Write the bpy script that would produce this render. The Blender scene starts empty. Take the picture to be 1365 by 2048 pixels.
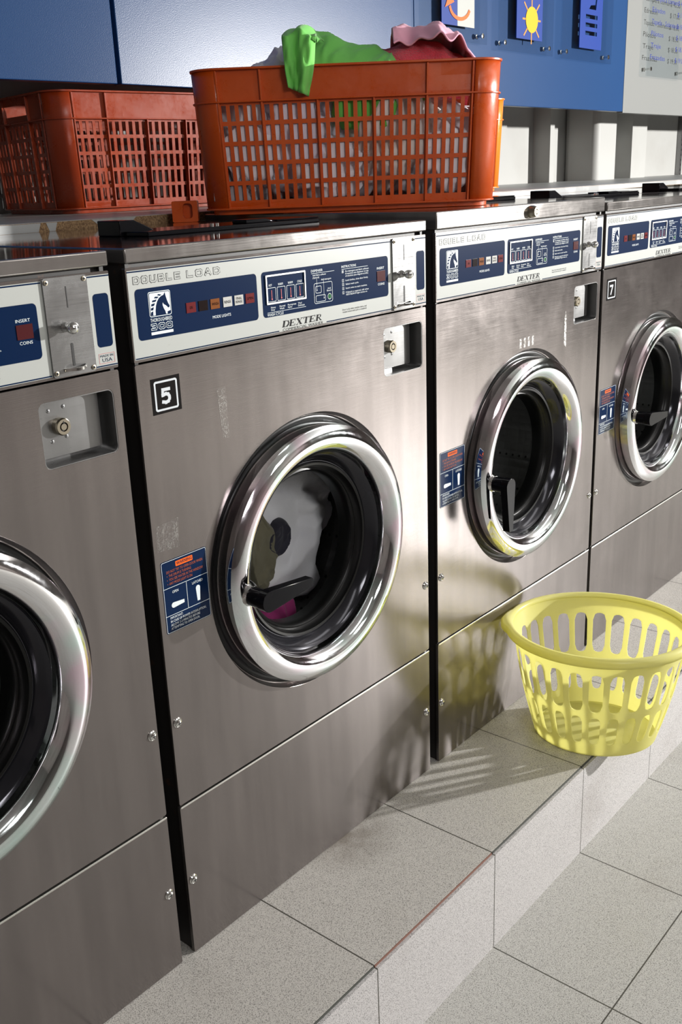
import bpy, bmesh, math, random
from mathutils import Vector, Matrix, noise
from mathutils.geometry import tessellate_polygon
PI = math.pi
SC = bpy.context.scene
COL = SC.collection

# ------------------------------------------------------------------ camera
cam = bpy.data.cameras.new('camera'); camo = bpy.data.objects.new('camera', cam); COL.objects.link(camo)
r_ = Vector((0.6409924, -0.7666593, -0.0369090)); u_ = Vector((0.2662469, 0.1769890, 0.9475165)); f_ = Vector((0.7198898, 0.6171777, -0.3175693))
mw = Matrix((r_, u_, -f_)).transposed().to_4x4(); mw.translation = Vector((-0.8305636, -1.0665944, 1.1965150))
camo.matrix_world = mw
cam.sensor_fit = 'VERTICAL'; cam.sensor_height = 36; cam.sensor_width = 24; cam.lens = 35.0835
cam.clip_start = 0.02; cam.clip_end = 60
SC.camera = camo

# ------------------------------------------------------------------ view, world, lights
SC.view_settings.view_transform = 'Standard'; SC.view_settings.look = 'None'
SC.view_settings.gamma = 1.0; SC.view_settings.use_curve_mapping = False
SC.view_settings.exposure = -0.4
w = bpy.data.worlds.new('world'); SC.world = w; w.use_nodes = True
w.node_tree.nodes['Background'].inputs[0].default_value = (0.9, 0.95, 1.0, 1); w.node_tree.nodes['Background'].inputs[1].default_value = 0.0

def area(name, loc, aim, size, power, col=(1, 1, 1), sy=None, spread=PI):
    l = bpy.data.lights.new(name, 'AREA'); l.energy = power; l.color = col; l.size = size
    if sy: l.shape = 'RECTANGLE'; l.size_y = sy
    l.spread = spread
    o = bpy.data.objects.new(name, l); COL.objects.link(o); o.location = loc
    o.rotation_euler = (Vector(aim) - Vector(loc)).to_track_quat('-Z', 'Y').to_euler()
    return o
area('key_light', (6.0, -3.8, 1.82), (0.9, 0, 0.8), 0.12, 1080, (1.0, 0.98, 0.95))
area('ceiling_light', (0.2, -1.9, 2.82), (0.2, -1.9, 0), 2.2, 13, (1.0, 0.98, 0.95), 0.35)
area('ceiling_light', (3.2, -1.4, 2.82), (3.2, -1.4, 0), 3.0, 17, (1.0, 0.98, 0.95), 0.35)
area('front_light', (1.1, -2.5, 2.0), (0.8, 0, 0.9), 0.5, 8, (1.0, 0.98, 0.96))
area('front_light', (-0.7, -2.6, 2.1), (0.8, 0.2, 1.1), 0.6, 28, (1.0, 0.98, 0.97))  # unseen fill lamp, added to brighten the heaped crate's face

# ------------------------------------------------------------------ materials
def mat(name, col=(.8, .8, .8), rough=.5, metal=0., **kw):
    m = bpy.data.materials.new(name); m.use_nodes = True
    b = m.node_tree.nodes['Principled BSDF']
    b.inputs['Base Color'].default_value = (*col, 1); b.inputs['Roughness'].default_value = rough; b.inputs['Metallic'].default_value = metal
    for k, v in kw.items(): b.inputs[k.replace('_', ' ')].default_value = v
    return m
def N(m, t, **kw):
    n = m.node_tree.nodes.new(t)
    for k, v in kw.items():
        if hasattr(n, k): setattr(n, k, v)
        else: n.inputs[k.replace('_', ' ')].default_value = v
    return n
def L(m, a, b): m.node_tree.links.new(a, b)
def P(m): return m.node_tree.nodes['Principled BSDF']
def coords(m, scale=(1, 1, 1), obj=True):
    tc = N(m, 'ShaderNodeTexCoord'); mp = N(m, 'ShaderNodeMapping'); mp.inputs['Scale'].default_value = scale
    L(m, tc.outputs['Object'], mp.inputs[0]); return mp.outputs[0]
def ntex(m, vec, scale, detail=3, rough=.5, dist=0):
    n = N(m, 'ShaderNodeTexNoise'); n.inputs['Scale'].default_value = scale; n.inputs['Detail'].default_value = detail
    n.inputs['Roughness'].default_value = rough; n.inputs['Distortion'].default_value = dist
    if vec: L(m, vec, n.inputs['Vector'])
    return n.outputs[0]
def maprange(m, v, a, b, c, d):
    n = N(m, 'ShaderNodeMapRange'); L(m, v, n.inputs[0])
    for i, x in enumerate((a, b, c, d)): n.inputs[i + 1].default_value = x
    return n.outputs[0]
def math_(m, op, a, b=None, c=None):
    n = N(m, 'ShaderNodeMath', operation=op)
    for i, x in enumerate((a, b, c)):
        if x is None: continue
        if isinstance(x, (int, float)): n.inputs[i].default_value = x
        else: L(m, x, n.inputs[i])
    return n.outputs[0]
def mixc(m, f, a, b):
    n = N(m, 'ShaderNodeMix', data_type='RGBA')
    if isinstance(f, (int, float)): n.inputs[0].default_value = f
    else: L(m, f, n.inputs[0])
    for i, x in ((6, a), (7, b)):
        if isinstance(x, tuple): n.inputs[i].default_value = (*x, 1)
        else: L(m, x, n.inputs[i])
    return n.outputs[2]
def bump(m, h, strength, dist, prev=None):
    n = N(m, 'ShaderNodeBump'); n.inputs['Strength'].default_value = strength; n.inputs['Distance'].default_value = dist
    L(m, h, n.inputs['Height'])
    if prev: L(m, prev, n.inputs['Normal'])
    return n.outputs[0]

def steel(name, col, r0, r1, aniso=.7, dirt=True, wave=.30, metal=.84):
    m = mat(name, col, r0, metal); b = P(m)
    b.inputs['Anisotropic Rotation'].default_value = .25
    b.inputs['Anisotropic'].default_value = aniso
    tg = N(m, 'ShaderNodeTangent', direction_type='UV_MAP', uv_map='UVMap'); L(m, tg.outputs[0], b.inputs['Tangent'])
    v = coords(m)
    sm = ntex(m, v, 6, 5, .65, .4)
    grain = ntex(m, coords(m, (12, 900, 900)), 1.0, 2, .6)
    r = math_(m, 'ADD', maprange(m, sm, .3, .75, r0, r1), math_(m, 'MULTIPLY', math_(m, 'SUBTRACT', grain, .5), .10))
    L(m, r, b.inputs['Roughness'])
    st = ntex(m, coords(m, (9, 9, .8)), 3.0, 4, .6)     # vertical drips and wiping marks
    c = mixc(m, maprange(m, st, .35, .7, 0, 1), tuple(x * .86 for x in col), tuple(x * 1.05 for x in col))
    sc = ntex(m, coords(m, (1, 1, 1)), 38, 5, .8, 1.2)
    c = mixc(m, maprange(m, sc, .64, .78, 0, .12), c, (min(1, col[0] * 1.35),) * 3)
    L(m, c, b.inputs['Base Color'])
    n1 = bump(m, ntex(m, v, 2.2, 1, .3), wave, .010)
    n2 = bump(m, grain, .12, .0004, n1)
    L(m, n2, b.inputs['Normal'])
    return m
STEEL = steel('brushed_steel', (.212, .190, .182), .15, .23)
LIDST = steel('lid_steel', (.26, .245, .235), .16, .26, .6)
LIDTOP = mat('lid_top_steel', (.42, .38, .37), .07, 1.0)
_v = coords(LIDTOP); L(LIDTOP, maprange(LIDTOP, ntex(LIDTOP, _v, 5, 4), .3, .7, .04, .13), P(LIDTOP).inputs['Roughness'])
EDGE = mat('silver_frame_and_seam_glint', (.75, .74, .70), .3, 1.0)
CHROME = mat('chrome', (.86, .86, .87), .05, 1.0)
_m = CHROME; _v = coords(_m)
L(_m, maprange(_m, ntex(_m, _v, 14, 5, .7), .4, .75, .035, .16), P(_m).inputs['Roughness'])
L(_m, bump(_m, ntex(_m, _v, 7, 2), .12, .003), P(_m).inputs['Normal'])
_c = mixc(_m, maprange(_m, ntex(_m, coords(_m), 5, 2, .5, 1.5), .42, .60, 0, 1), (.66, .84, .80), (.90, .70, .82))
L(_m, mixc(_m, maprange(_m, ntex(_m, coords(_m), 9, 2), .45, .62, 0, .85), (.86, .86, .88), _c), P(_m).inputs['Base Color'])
CHROME2 = mat('plain_chrome', (.78, .78, .76), .12, 1.0)
DARKIN = mat('dark_inner_steel', (.03, .03, .036), .12, 0.6)
RUBBER = mat('black_rubber', (.005, .005, .005), .30, Specular_IOR_Level=.25)
BLACKPL = mat('black_plastic', (.004, .004, .005), .14, Specular_IOR_Level=.08)
BODY = mat('painted_cabinet_side', (.022, .020, .019), .45)
_m = BODY; _v = coords(_m)
L(_m, mixc(_m, maprange(_m, ntex(_m, _v, 30, 5, .7), .62, .78, 0, .8), (.022, .020, .019), (.16, .055, .015)), P(_m).inputs['Base Color'])
PANELW = mat('white_panel_film', (.37, .385, .365), .32)
_m = PANELW; _v = coords(_m)
L(_m, mixc(_m, maprange(_m, ntex(_m, _v, 24, 6, .75, .6), .62, .80, 0, .6), (.37, .385, .365), (.19, .18, .165)), P(_m).inputs['Base Color'])
NAVY = mat('navy_print', (.002, .012, .045), .24, Specular_IOR_Level=.10)
BLACKINK = mat('black_ink', (.006, .006, .007), .4, Specular_IOR_Level=.1)
WHITEINK = mat('white_ink', (.62, .68, .70), .4)
REDINK = mat('red_ink', (.42, .03, .03), .4)
REDL = mat('red_lens', (.11, .002, .004), .2)
DREDL = mat('dark_red_lens', (.006, .001, .001), .2, Specular_IOR_Level=.2)
MAROON = mat('maroon_lens', (.05, .002, .004), .2)
AMBER = mat('amber_lens', (.17, .048, .004), .2)
CLEARL = mat('white_lens', (.42, .42, .40), .25)
GREENL = mat('green_lens', (.01, .10, .03), .2)
ORANGEINK = mat('orange_ink', (.70, .11, .008), .45, Specular_IOR_Level=.15)
DORANGEINK = mat('dark_orange_ink', (.34, .065, .012), .4)
BRASS = mat('dull_lock_metal', (.36, .32, .25), .28, 1.0)
SLOTBLK = mat('slot_dark', (.003, .003, .003), .6)
STICKBLK = mat('black_sticker', (.006, .005, .005), .25, Specular_IOR_Level=.1)
STICKGREY = mat('grey_sticker_print', (.50, .53, .56), .4)
GALV = steel('worn_coin_plate', (.25, .25, .25), .22, .40, .3)
TAPE = mat('tape_residue', (.34, .33, .31), .5, .7)
_m = TAPE; L(_m, maprange(_m, ntex(_m, coords(_m), 160, 4, .7, 2), .50, .60, .04, .5), P(_m).inputs['Alpha'])
WHITERES = mat('white_residue', (.72, .71, .68), .6)
_m = WHITERES; L(_m, maprange(_m, ntex(_m, coords(_m), 120, 4, .7, 1), .40, .52, .0, .85), P(_m).inputs['Alpha'])

def glassmat(name, col, rough, mixf):
    m = bpy.data.materials.new(name); m.use_nodes = True; nt = m.node_tree; nt.nodes.clear()
    o = N(m, 'ShaderNodeOutputMaterial'); mx = N(m, 'ShaderNodeMixShader'); t = N(m, 'ShaderNodeBsdfTransparent'); g = N(m, 'ShaderNodeBsdfGlossy')
    t.inputs[0].default_value = (*col, 1); g.inputs['Roughness'].default_value = rough
    fr = N(m, 'ShaderNodeFresnel'); fr.inputs[0].default_value = 1.5
    gm = N(m, 'ShaderNodeNewGeometry')
    L(m, math_(m, 'MULTIPLY', math_(m, 'ADD', fr.outputs[0], mixf), math_(m, 'SUBTRACT', 1.0, gm.outputs['Backfacing'])), mx.inputs[0])
    L(m, t.outputs[0], mx.inputs[1]); L(m, g.outputs[0], mx.inputs[2]); L(m, mx.outputs[0], o.inputs[0]); return m
GLASS = glassmat('door_glass', (.93, .95, .94), .02, .0)
ACRYL = glassmat('acrylic_sheet', (.94, .96, .97), .08, .01)

def drum_mat():
    m = mat('perforated_drum_steel', (.3, .3, .3), .36, .75)
    vo = N(m, 'ShaderNodeTexVoronoi'); vo.inputs['Scale'].default_value = 55; vo.inputs['Randomness'].default_value = 0.0
    L(m, coords(m), vo.inputs['Vector'])
    L(m, mixc(m, maprange(m, vo.outputs['Distance'], .14, .2, 1, 0), (.3, .3, .3), (.04, .04, .04)), P(m).inputs['Base Color'])
    L(m, bump(m, vo.outputs['Distance'], .5, .004), P(m).inputs['Normal'])
    return m
DRUM = drum_mat()

def plastic(name, c1, c2, rough=.3, sss=0.0):
    m = mat(name, c1, rough); v = coords(m)
    L(m, mixc(m, maprange(m, ntex(m, v, 9, 5, .7), .45, .75, 0, 1), c1, c2), P(m).inputs['Base Color'])
    L(m, maprange(m, ntex(m, v, 22, 5, .8), .35, .7, rough * .8, rough * 1.5), P(m).inputs['Roughness'])
    L(m, bump(m, ntex(m, v, 60, 4), .08, .002), P(m).inputs['Normal'])
    return m
CRATE = plastic('orange_crate_plastic', (.52, .068, .004), (.60, .098, .014))
CRATE1 = plastic('shaded_orange_crate_plastic', (.27, .032, .006), (.33, .050, .014))  # crate orange darkened to carry the shade on the left crate
CRATE3 = plastic('bright_orange_plastic', (.95, .22, .01), (.9, .20, .02))

def basket_mat():
    m = bpy.data.materials.new('translucent_yellow_plastic'); m.use_nodes = True; nt = m.node_tree
    b = P(m); b.inputs['Base Color'].default_value = (.80, .78, .16, 1); b.inputs['Roughness'].default_value = .28
    v = coords(m)
    c = mixc(m, maprange(m, ntex(m, v, 14, 3), .4, .7, 0, 1), (.90, .89, .46), (.90, .88, .38)); L(m, c, b.inputs['Base Color'])
    tl = N(m, 'ShaderNodeBsdfTranslucent'); tl.inputs[0].default_value = (.96, .94, .54, 1)
    tp = N(m, 'ShaderNodeBsdfTransparent'); tp.inputs[0].default_value = (.92, .88, .45, 1)
    m1 = N(m, 'ShaderNodeMixShader'); m1.inputs[0].default_value = .5; L(m, b.outputs[0], m1.inputs[1]); L(m, tl.outputs[0], m1.inputs[2])
    m2 = N(m, 'ShaderNodeMixShader'); m2.inputs[0].default_value = .20; L(m, m1.outputs[0], m2.inputs[1]); L(m, tp.outputs[0], m2.inputs[2])
    L(m, m2.outputs[0], nt.nodes['Material Output'].inputs[0]); return m
YELLOW = basket_mat()

def cloth(name, c1, c2, scale=500, bs=.25, bd=.001, rough=.85):
    m = mat(name, c1, rough); v = coords(m)
    L(m, mixc(m, maprange(m, ntex(m, v, 11, 4), .35, .7, 0, 1), c1, c2), P(m).inputs['Base Color'])
    L(m, bump(m, ntex(m, v, scale, 2), bs, bd), P(m).inputs['Normal'])
    P(m).inputs['Sheen Weight'].default_value = .2
    return m
WHITECL = cloth('white_cotton', (.86, .84, .88), (.78, .76, .83))
CREAM = cloth('cream_cotton', (.80, .74, .68), (.70, .65, .62))
GREYCL = cloth('grey_cotton', (.34, .33, .36), (.44, .43, .47))
LILAC = cloth('pale_lilac_cotton', (.78, .73, .86), (.82, .79, .88))
GREENCL = cloth('green_jersey', (.17, .58, .10), (.13, .50, .08))
REDTOWEL = cloth('red_terry', (.75, .06, .09), (.66, .04, .07), 260, 1.0, .004)
PINKCL = cloth('pink_cotton', (.84, .42, .54), (.78, .36, .48))
NAVYCL = cloth('navy_cloth', (.012, .010, .022), (.02, .018, .03))
OLIVE = cloth('olive_cloth', (.11, .10, .065), (.16, .14, .09))
MAGENTA = cloth('magenta_cloth', (.30, .02, .14), (.22, .012, .10))

def tile_mat(name, ax, ox, sx, ay, oy, sy, tint):
    """speckled stoneware with grout lines on a grid of object coordinates"""
    m = mat(name, tint, .42); b = P(m)
    tc = N(m, 'ShaderNodeTexCoord'); sp = N(m, 'ShaderNodeSeparateXYZ'); L(m, tc.outputs['Object'], sp.inputs[0])
    def line(axis, o, s, wdt):
        t = math_(m, 'DIVIDE', math_(m, 'SUBTRACT', sp.outputs[axis], o), s)
        fr = math_(m, 'ABSOLUTE', math_(m, 'SUBTRACT', math_(m, 'FRACT', t), .5))
        return math_(m, 'GREATER_THAN', fr, .5 - wdt / s)
    g = line(ax, ox, sx, .0013)
    if ay is not None: g = math_(m, 'MAXIMUM', g, line(ay, oy, sy, .0013))
    mp = N(m, 'ShaderNodeMapping'); mp.inputs['Rotation'].default_value = (.61, .43, .77); L(m, tc.outputs['Object'], mp.inputs[0]); v = mp.outputs[0]
    s1 = ntex(m, v, 600, 2, .55); s2 = ntex(m, v, 1200, 1, .5); big = ntex(m, v, 3.5, 5, .6); mid = ntex(m, v, 60, 3)
    c = mixc(m, maprange(m, s1, .53, .60, 0, .85), tint, tuple(x * .28 for x in tint))
    c = mixc(m, maprange(m, s2, .58, .66, 0, .45), c, tuple(x * .4 for x in tint))
    c = mixc(m, maprange(m, s1, .40, .33, 0, .5), c, tuple(min(1, x * 1.28) for x in tint))
    c = mixc(m, maprange(m, big, .56, .80, 0, .35), c, (.16, .13, .10))
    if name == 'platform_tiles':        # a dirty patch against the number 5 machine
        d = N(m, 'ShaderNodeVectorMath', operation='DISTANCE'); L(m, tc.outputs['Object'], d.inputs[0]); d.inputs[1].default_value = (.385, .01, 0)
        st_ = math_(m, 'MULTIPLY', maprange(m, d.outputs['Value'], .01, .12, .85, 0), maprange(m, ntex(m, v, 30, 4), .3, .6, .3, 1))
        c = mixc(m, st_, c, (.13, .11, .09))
    c = mixc(m, g, c, (.045, .042, .034)); L(m, c, b.inputs['Base Color'])
    h = math_(m, 'SUBTRACT', math_(m, 'MULTIPLY', mid, .15), g)
    L(m, bump(m, h, .5, .002), b.inputs['Normal'])
    L(m, maprange(m, big, .3, .7, .34, .55), b.inputs['Roughness'])
    return m
TX, T0, PD, SH = .35438, .15942, .2525, .2142
TILE_TOP = tile_mat('platform_tiles', 0, T0, TX, None, 0, 1, (.45, .435, .405))
TILE_RISER = tile_mat('riser_tiles', 0, T0 + .001, TX, None, 0, 1, (.44, .425, .42))
TILE_FLOOR = tile_mat('floor_tiles', 0, T0, TX, 1, -PD, .2483, (.42, .415, .39))
GROUT = mat('dark_edge_grout', (.05, .052, .045), .8)
REDEDGE = mat('terracotta_tile_edge', (.16, .075, .055), .8)

def bluemat():
    m = mat('blue_panel_paint', (.012, .045, .13), .30); v = coords(m)
    P(m).inputs['Specular IOR Level'].default_value = .17
    L(m, mixc(m, ntex(m, v, 3, 3), (.011, .042, .125), (.014, .050, .142)), P(m).inputs['Base Color'])
    L(m, bump(m, ntex(m, v, 420, 2), .35, .0006), P(m).inputs['Normal'])
    return m
BLUE = bluemat()
WALLW = mat('white_wall_paint', (.36, .36, .345), .6)
_m = WALLW; L(_m, mixc(_m, maprange(_m, ntex(_m, coords(_m), 5, 5), .5, .8, 0, .5), (.36, .36, .345), (.29, .28, .26)), P(_m).inputs['Base Color'])
GREYPANEL = mat('pale_grey_panel', (.17, .175, .17), .5, Specular_IOR_Level=.25)
L(GREYPANEL, bump(GREYPANEL, ntex(GREYPANEL, coords(GREYPANEL), 300, 2), .15, .0006), P(GREYPANEL).inputs['Normal'])
ROOMW = mat('room_wall_paint', (.13, .11, .10), .8)
L(ROOMW, mixc(ROOMW, ntex(ROOMW, coords(ROOMW), 1.2, 4), (.07, .055, .05), (.17, .15, .14)), P(ROOMW).inputs['Base Color'])
CEIL = mat('ceiling_paint', (.25, .24, .23), .8)
L(CEIL, mixc(CEIL, ntex(CEIL, coords(CEIL), 2, 3), (.20, .19, .185), (.28, .27, .26)), P(CEIL).inputs['Base Color'])
LAMIN = mat('worn_white_laminate', (.36, .375, .375), .35)
L(LAMIN, mixc(LAMIN, maprange(LAMIN, ntex(LAMIN, coords(LAMIN), 6, 4), .55, .62, 0, 1), (.36, .375, .375), (.28, .29, .29)), P(LAMIN).inputs['Base Color'])
CHIP = mat('particleboard', (.22, .13, .06), .8)
L(CHIP, mixc(CHIP, maprange(CHIP, ntex(CHIP, coords(CHIP), 260, 3), .35, .65, 0, 1), (.12, .065, .03), (.34, .22, .11)), P(CHIP).inputs['Base Color'])
SIGNBLUE = mat('sign_royal_blue', (.002, .028, .20), .5, Specular_IOR_Level=.15)
SIGNWHITE = mat('sign_offwhite', (.27, .28, .26), .5)
SUNYEL = mat('sun_yellow', (.62, .33, .005), .5, Specular_IOR_Level=.15)
SUNOR = mat('sun_ray_orange', (.55, .22, .03), .5, Specular_IOR_Level=.15)
SIGNTXT = mat('price_text_blue', (.02, .03, .18), .6, Specular_IOR_Level=.1)

# ------------------------------------------------------------------ mesh helpers
def tag(o, label=None, cat=None, group=None, kind=None):
    if label: o['label'] = label
    if cat: o['category'] = cat
    if group: o['group'] = group
    if kind: o['kind'] = kind
    return o
def empty(name, loc=(0, 0, 0), rz=0.0):
    o = bpy.data.objects.new(name, None); COL.objects.link(o); o.location = loc; o.rotation_euler = (0, 0, rz); o.empty_display_size = .05
    return o
def finish(name, bm, mats, parent=None, loc=(0, 0, 0), rz=0.0, smooth=35, bevel=0, uv=False, solid=0, normals=True):
    if normals: bmesh.ops.recalc_face_normals(bm, faces=bm.faces)
    if uv:
        lay = bm.loops.layers.uv.new('UVMap')
        for f in bm.faces:
            n = f.normal; a = [abs(c) for c in n]
            k = a.index(max(a))
            for lp in f.loops:
                c = lp.vert.co
                lp[lay].uv = (c.y, c.z) if k == 0 else ((c.x, c.z) if k == 1 else (c.x, c.y))
    me = bpy.data.meshes.new(name); bm.to_mesh(me); bm.free()
    for m in (mats if isinstance(mats, (list, tuple)) else [mats]): me.materials.append(m)
    if smooth:
        for p in me.polygons: p.use_smooth = True
        me.set_sharp_from_angle(angle=math.radians(smooth))
    o = bpy.data.objects.new(name, me); COL.objects.link(o); o.location = loc; o.rotation_euler = (0, 0, rz)
    if parent: o.parent = parent
    if solid:
        md = o.modifiers.new('solid', 'SOLIDIFY'); md.thickness = solid; md.offset = 0
    if bevel:
        md = o.modifiers.new('bevel', 'BEVEL'); md.width = bevel; md.segments = 2; md.limit_method = 'ANGLE'; md.angle_limit = math.radians(50)
    return o
def box(bm, x0, x1, y0, y1, z0, z1, mi=0):
    vs = [bm.verts.new((x, y, z)) for x in (x0, x1) for y in (y0, y1) for z in (z0, z1)]
    for q in ((0, 1, 3, 2), (4, 6, 7, 5), (0, 4, 5, 1), (2, 3, 7, 6), (0, 2, 6, 4), (1, 5, 7, 3)):
        f = bm.faces.new([vs[i] for i in q]); f.material_index = mi
    return vs
def lathe(bm, prof, segs=64, c=(0, 0, 0), mi=0, mis=None, axis='Y', close=False):
    """prof: (radius, height-along-axis) pairs. Axis Y: circle in XZ."""
    rings = []
    for r, h in prof:
        ring = []
        for i in range(segs):
            a = 2 * PI * i / segs
            if axis == 'Y': p = (c[0] + r * math.cos(a), c[1] + h, c[2] + r * math.sin(a))
            elif axis == 'Z': p = (c[0] + r * math.cos(a), c[1] + r * math.sin(a), c[2] + h)
            else: p = (c[0] + h, c[1] + r * math.cos(a), c[2] + r * math.sin(a))
            ring.append(bm.verts.new(p))
        rings.append(ring)
    prs = list(zip(rings, rings[1:]))
    if close: prs.append((rings[-1], rings[0]))
    for k, (a, b) in enumerate(prs):
        for i in range(segs):
            j = (i + 1) % segs
            f = bm.faces.new((a[i], a[j], b[j], b[i])); f.material_index = mis[k] if mis else mi
    return rings
def cap(bm, ring, mi=0):
    f = bm.faces.new(ring); f.material_index = mi
_pc = [0]
def poly(bm, pts, y, mi=0):
    """flat polygon in XZ at depth y facing -Y"""
    vs = [bm.verts.new((p[0], y, p[1])) for p in pts]
    f = bm.faces.new(vs); f.material_index = mi
    f.normal_update()
    if f.normal.y > 0: f.normal_flip()
    return f
def rrect(x0, x1, z0, z1, r, n=5):
    pts = []
    for cx, cz, a0 in ((x1 - r, z0 + r, -90), (x1 - r, z1 - r, 0), (x0 + r, z1 - r, 90), (x0 + r, z0 + r, 180)):
        for i in range(n + 1):
            a = math.radians(a0 + 90 * i / n); pts.append((cx + r * math.cos(a), cz + r * math.sin(a)))
    return pts
def circle(cx, cz, r, n=64, a0=0): return [(cx + r * math.cos(a0 + 2 * PI * i / n), cz + r * math.sin(a0 + 2 * PI * i / n)) for i in range(n)]
def plate(bm, outer, holes, y0, y1, mi=0, mside=None, z_up=False):
    """extruded plate with holes; front at y0 (towards -Y), back at y1"""
    loops = [outer] + list(holes)
    vl = [[Vector((p[0], p[1], 0)) for p in lp] for lp in loops]
    tris = tessellate_polygon(vl)
    flat = [p for lp in loops for p in lp]
    mk = (lambda p, y: (p[0], y, p[1])) if not z_up else (lambda p, y: (p[0], p[1], y))
    F = [bm.verts.new(mk(p, y0)) for p in flat]; B = [bm.verts.new(mk(p, y1)) for p in flat]
    for t in tris:
        try:
            bm.faces.new([F[i] for i in t]).material_index = mi
            bm.faces.new([B[i] for i in reversed(t)]).material_index = mi
        except ValueError: pass
    k = 0
    for lp in loops:
        n = len(lp)
        for i in range(n):
            j = (i + 1) % n
            try: bm.faces.new((F[k + i], F[k + j], B[k + j], B[k + i])).material_index = mi if mside is None else mside
            except ValueError: pass
        k += n
_tc = {}
def text_geo(s):
    if s in _tc: return _tc[s]
    cu = bpy.data.curves.new('t', 'FONT'); cu.body = s; cu.resolution_u = 2
    o = bpy.data.objects.new('t', cu); COL.objects.link(o)
    dg = bpy.context.evaluated_depsgraph_get(); me = bpy.data.meshes.new_from_object(o.evaluated_get(dg))
    vs = [(v.co.x, v.co.y) for v in me.vertices]; ps = [tuple(p.vertices) for p in me.polygons]
    bpy.data.objects.remove(o); bpy.data.curves.remove(cu); bpy.data.meshes.remove(me)
    xs = [v[0] for v in vs]
    _tc[s] = (vs, ps, min(xs), max(xs)); return _tc[s]
def text(bm, s, x0, x1, zb, h, y, mi, shear=0.0, rot=0.0, fat=0.0, off=(0, 0)):
    """cap height h above baseline zb, stretched to x0..x1"""
    vs, ps, a, b = text_geo(s)
    ch = .729 * 0.95
    W = x1 - x0
    nv = []
    for vx, vy in vs:
        X = x0 + (vx - a) / (b - a) * W + shear * (vy / ch * h); Z = zb + vy / ch * h
        nv.append(bm.verts.new((X + off[0], y, Z + off[1])))
    for p in ps:
        try:
            f = bm.faces.new([nv[i] for i in p]); f.material_index = mi; f.normal_update()
            if f.normal.y > 0: f.normal_flip()
        except ValueError: pass
def stroke(bm, pts, wd, y, mi, closed=False):
    n = len(pts)
    idx = range(n if closed else n - 1)
    for i in idx:
        a = Vector(pts[i]); b = Vector(pts[(i + 1) % n]); d = b - a
        if d.length < 1e-9: continue
        d.normalize(); nn = Vector((-d.y, d.x)) * wd / 2; e = d * wd / 2
        poly(bm, [a + nn - e, b + nn + e, b - nn + e, a - nn - e], y - i * .000008, mi)
def outline_word(bm, s, x0, x1, z0, z1, y, mi, wd, gap=.28):
    """hollow block lettering built from stroked centre lines"""
    G = {'D': [[(0, 0), (0, 1), (.75, 1), (1, .78), (1, .22), (.75, 0), (0, 0)]], 'O': [[(.15, 0), (0, .15), (0, .85), (.15, 1), (.85, 1), (1, .85), (1, .15), (.85, 0), (.15, 0)]],
         'U': [[(0, 1), (0, .15), (.15, 0), (.85, 0), (1, .15), (1, 1)]], 'B': [[(0, 0), (0, 1), (.85, 1), (.95, .8), (.85, .52), (0, .52)], [(.85, .52), (1, .3), (.85, 0), (0, 0)]],
         'L': [[(0, 1), (0, 0), (.9, 0)]], 'E': [[(1, 1), (0, 1), (0, 0), (1, 0)], [(0, .52), (.85, .52)]], 'A': [[(0, 0), (.42, 1), (.58, 1), (1, 0)], [(.18, .35), (.82, .35)]],
         '3': [[(0, 1), (.85, 1), (.95, .8), (.8, .52), (.3, .52)], [(.8, .52), (1, .3), (.85, 0), (0, 0)]], '0': [[(.2, 0), (0, .15), (0, .85), (.2, 1), (.8, 1), (1, .85), (1, .15), (.8, 0), (.2, 0)]]}
    n = len(s); cw = (x1 - x0) / (n + gap * (n - 1)); X = x0; h = z1 - z0
    return [( [[(X + i * cw * (1 + gap) + wd / 2 + p[0] * (cw - wd), z0 + wd / 2 + p[1] * (h - wd)) for p in st] for st in G[ch]]) for i, ch in enumerate(s)]
def hollow(bm, s, x0, x1, z0, z1, y, m_out, m_in, wd, inner, gap=.28):
    for g in outline_word(bm, s, x0, x1, z0, z1, y, m_out, wd, gap):
        for st in g: stroke(bm, st, wd, y, m_out)
        for st in g: stroke(bm, st, inner, y - .00016, m_in)
def copy_tree(o, parent=None):
    c = o.copy(); COL.objects.link(c); c.parent = parent
    for ch in [x for x in ALLOBJ() if x.parent == o]: copy_tree(ch, c)
    return c
def ALLOBJ(): return list(bpy.data.objects)

# ------------------------------------------------------------------ setting
def struct(name, bm, m, **kw): return tag(finish(name, bm, m, smooth=0, **kw), kind='structure')
bm = bmesh.new(); box(bm, -3.4, 9.0, -5.4, -PD - .004, -SH - .1, -SH); struct('floor', bm, TILE_FLOOR)
bm = bmesh.new(); box(bm, -3.4, 9.0, -PD + .003, 1.45, -SH - .1, 0); struct('floor_platform', bm, TILE_TOP)
bm = bmesh.new(); box(bm, -3.4, 9.0, -PD - .004, -PD + .003, -SH - .1, -.0045); struct('trim_1', bm, TILE_RISER)
bm = bmesh.new()
for k in range(-10, 25):
    x0 = T0 + k * TX
    box(bm, x0 + .0012, x0 + TX - .0012, -PD + .0015, -PD + .0031, -.0046, -.0006, 1 if k == 0 else 0)
struct('trim_2', bm, [GROUT, REDEDGE])
bm = bmesh.new(); box(bm, -3.4, 9.0, 1.45, 1.6, 0, 2.9); struct('wall_back', bm, WALLW)
bm = bmesh.new(); box(bm, -3.5, -3.4, -5.4, 1.6, -SH - .1, 2.9); struct('wall_left', bm, ROOMW)
bm = bmesh.new(); box(bm, 9.0, 9.1, -5.4, 1.6, -SH - .1, 2.9); struct('wall_right', bm, ROOMW)
bm = bmesh.new(); box(bm, -3.5, 9.1, -5.5, -5.4, -SH - .1, 2.9); struct('wall_front', bm, ROOMW)
bm = bmesh.new(); box(bm, -3.5, 9.1, -5.5, 1.6, 2.9, 3.0); struct('ceiling', bm, CEIL)

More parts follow.
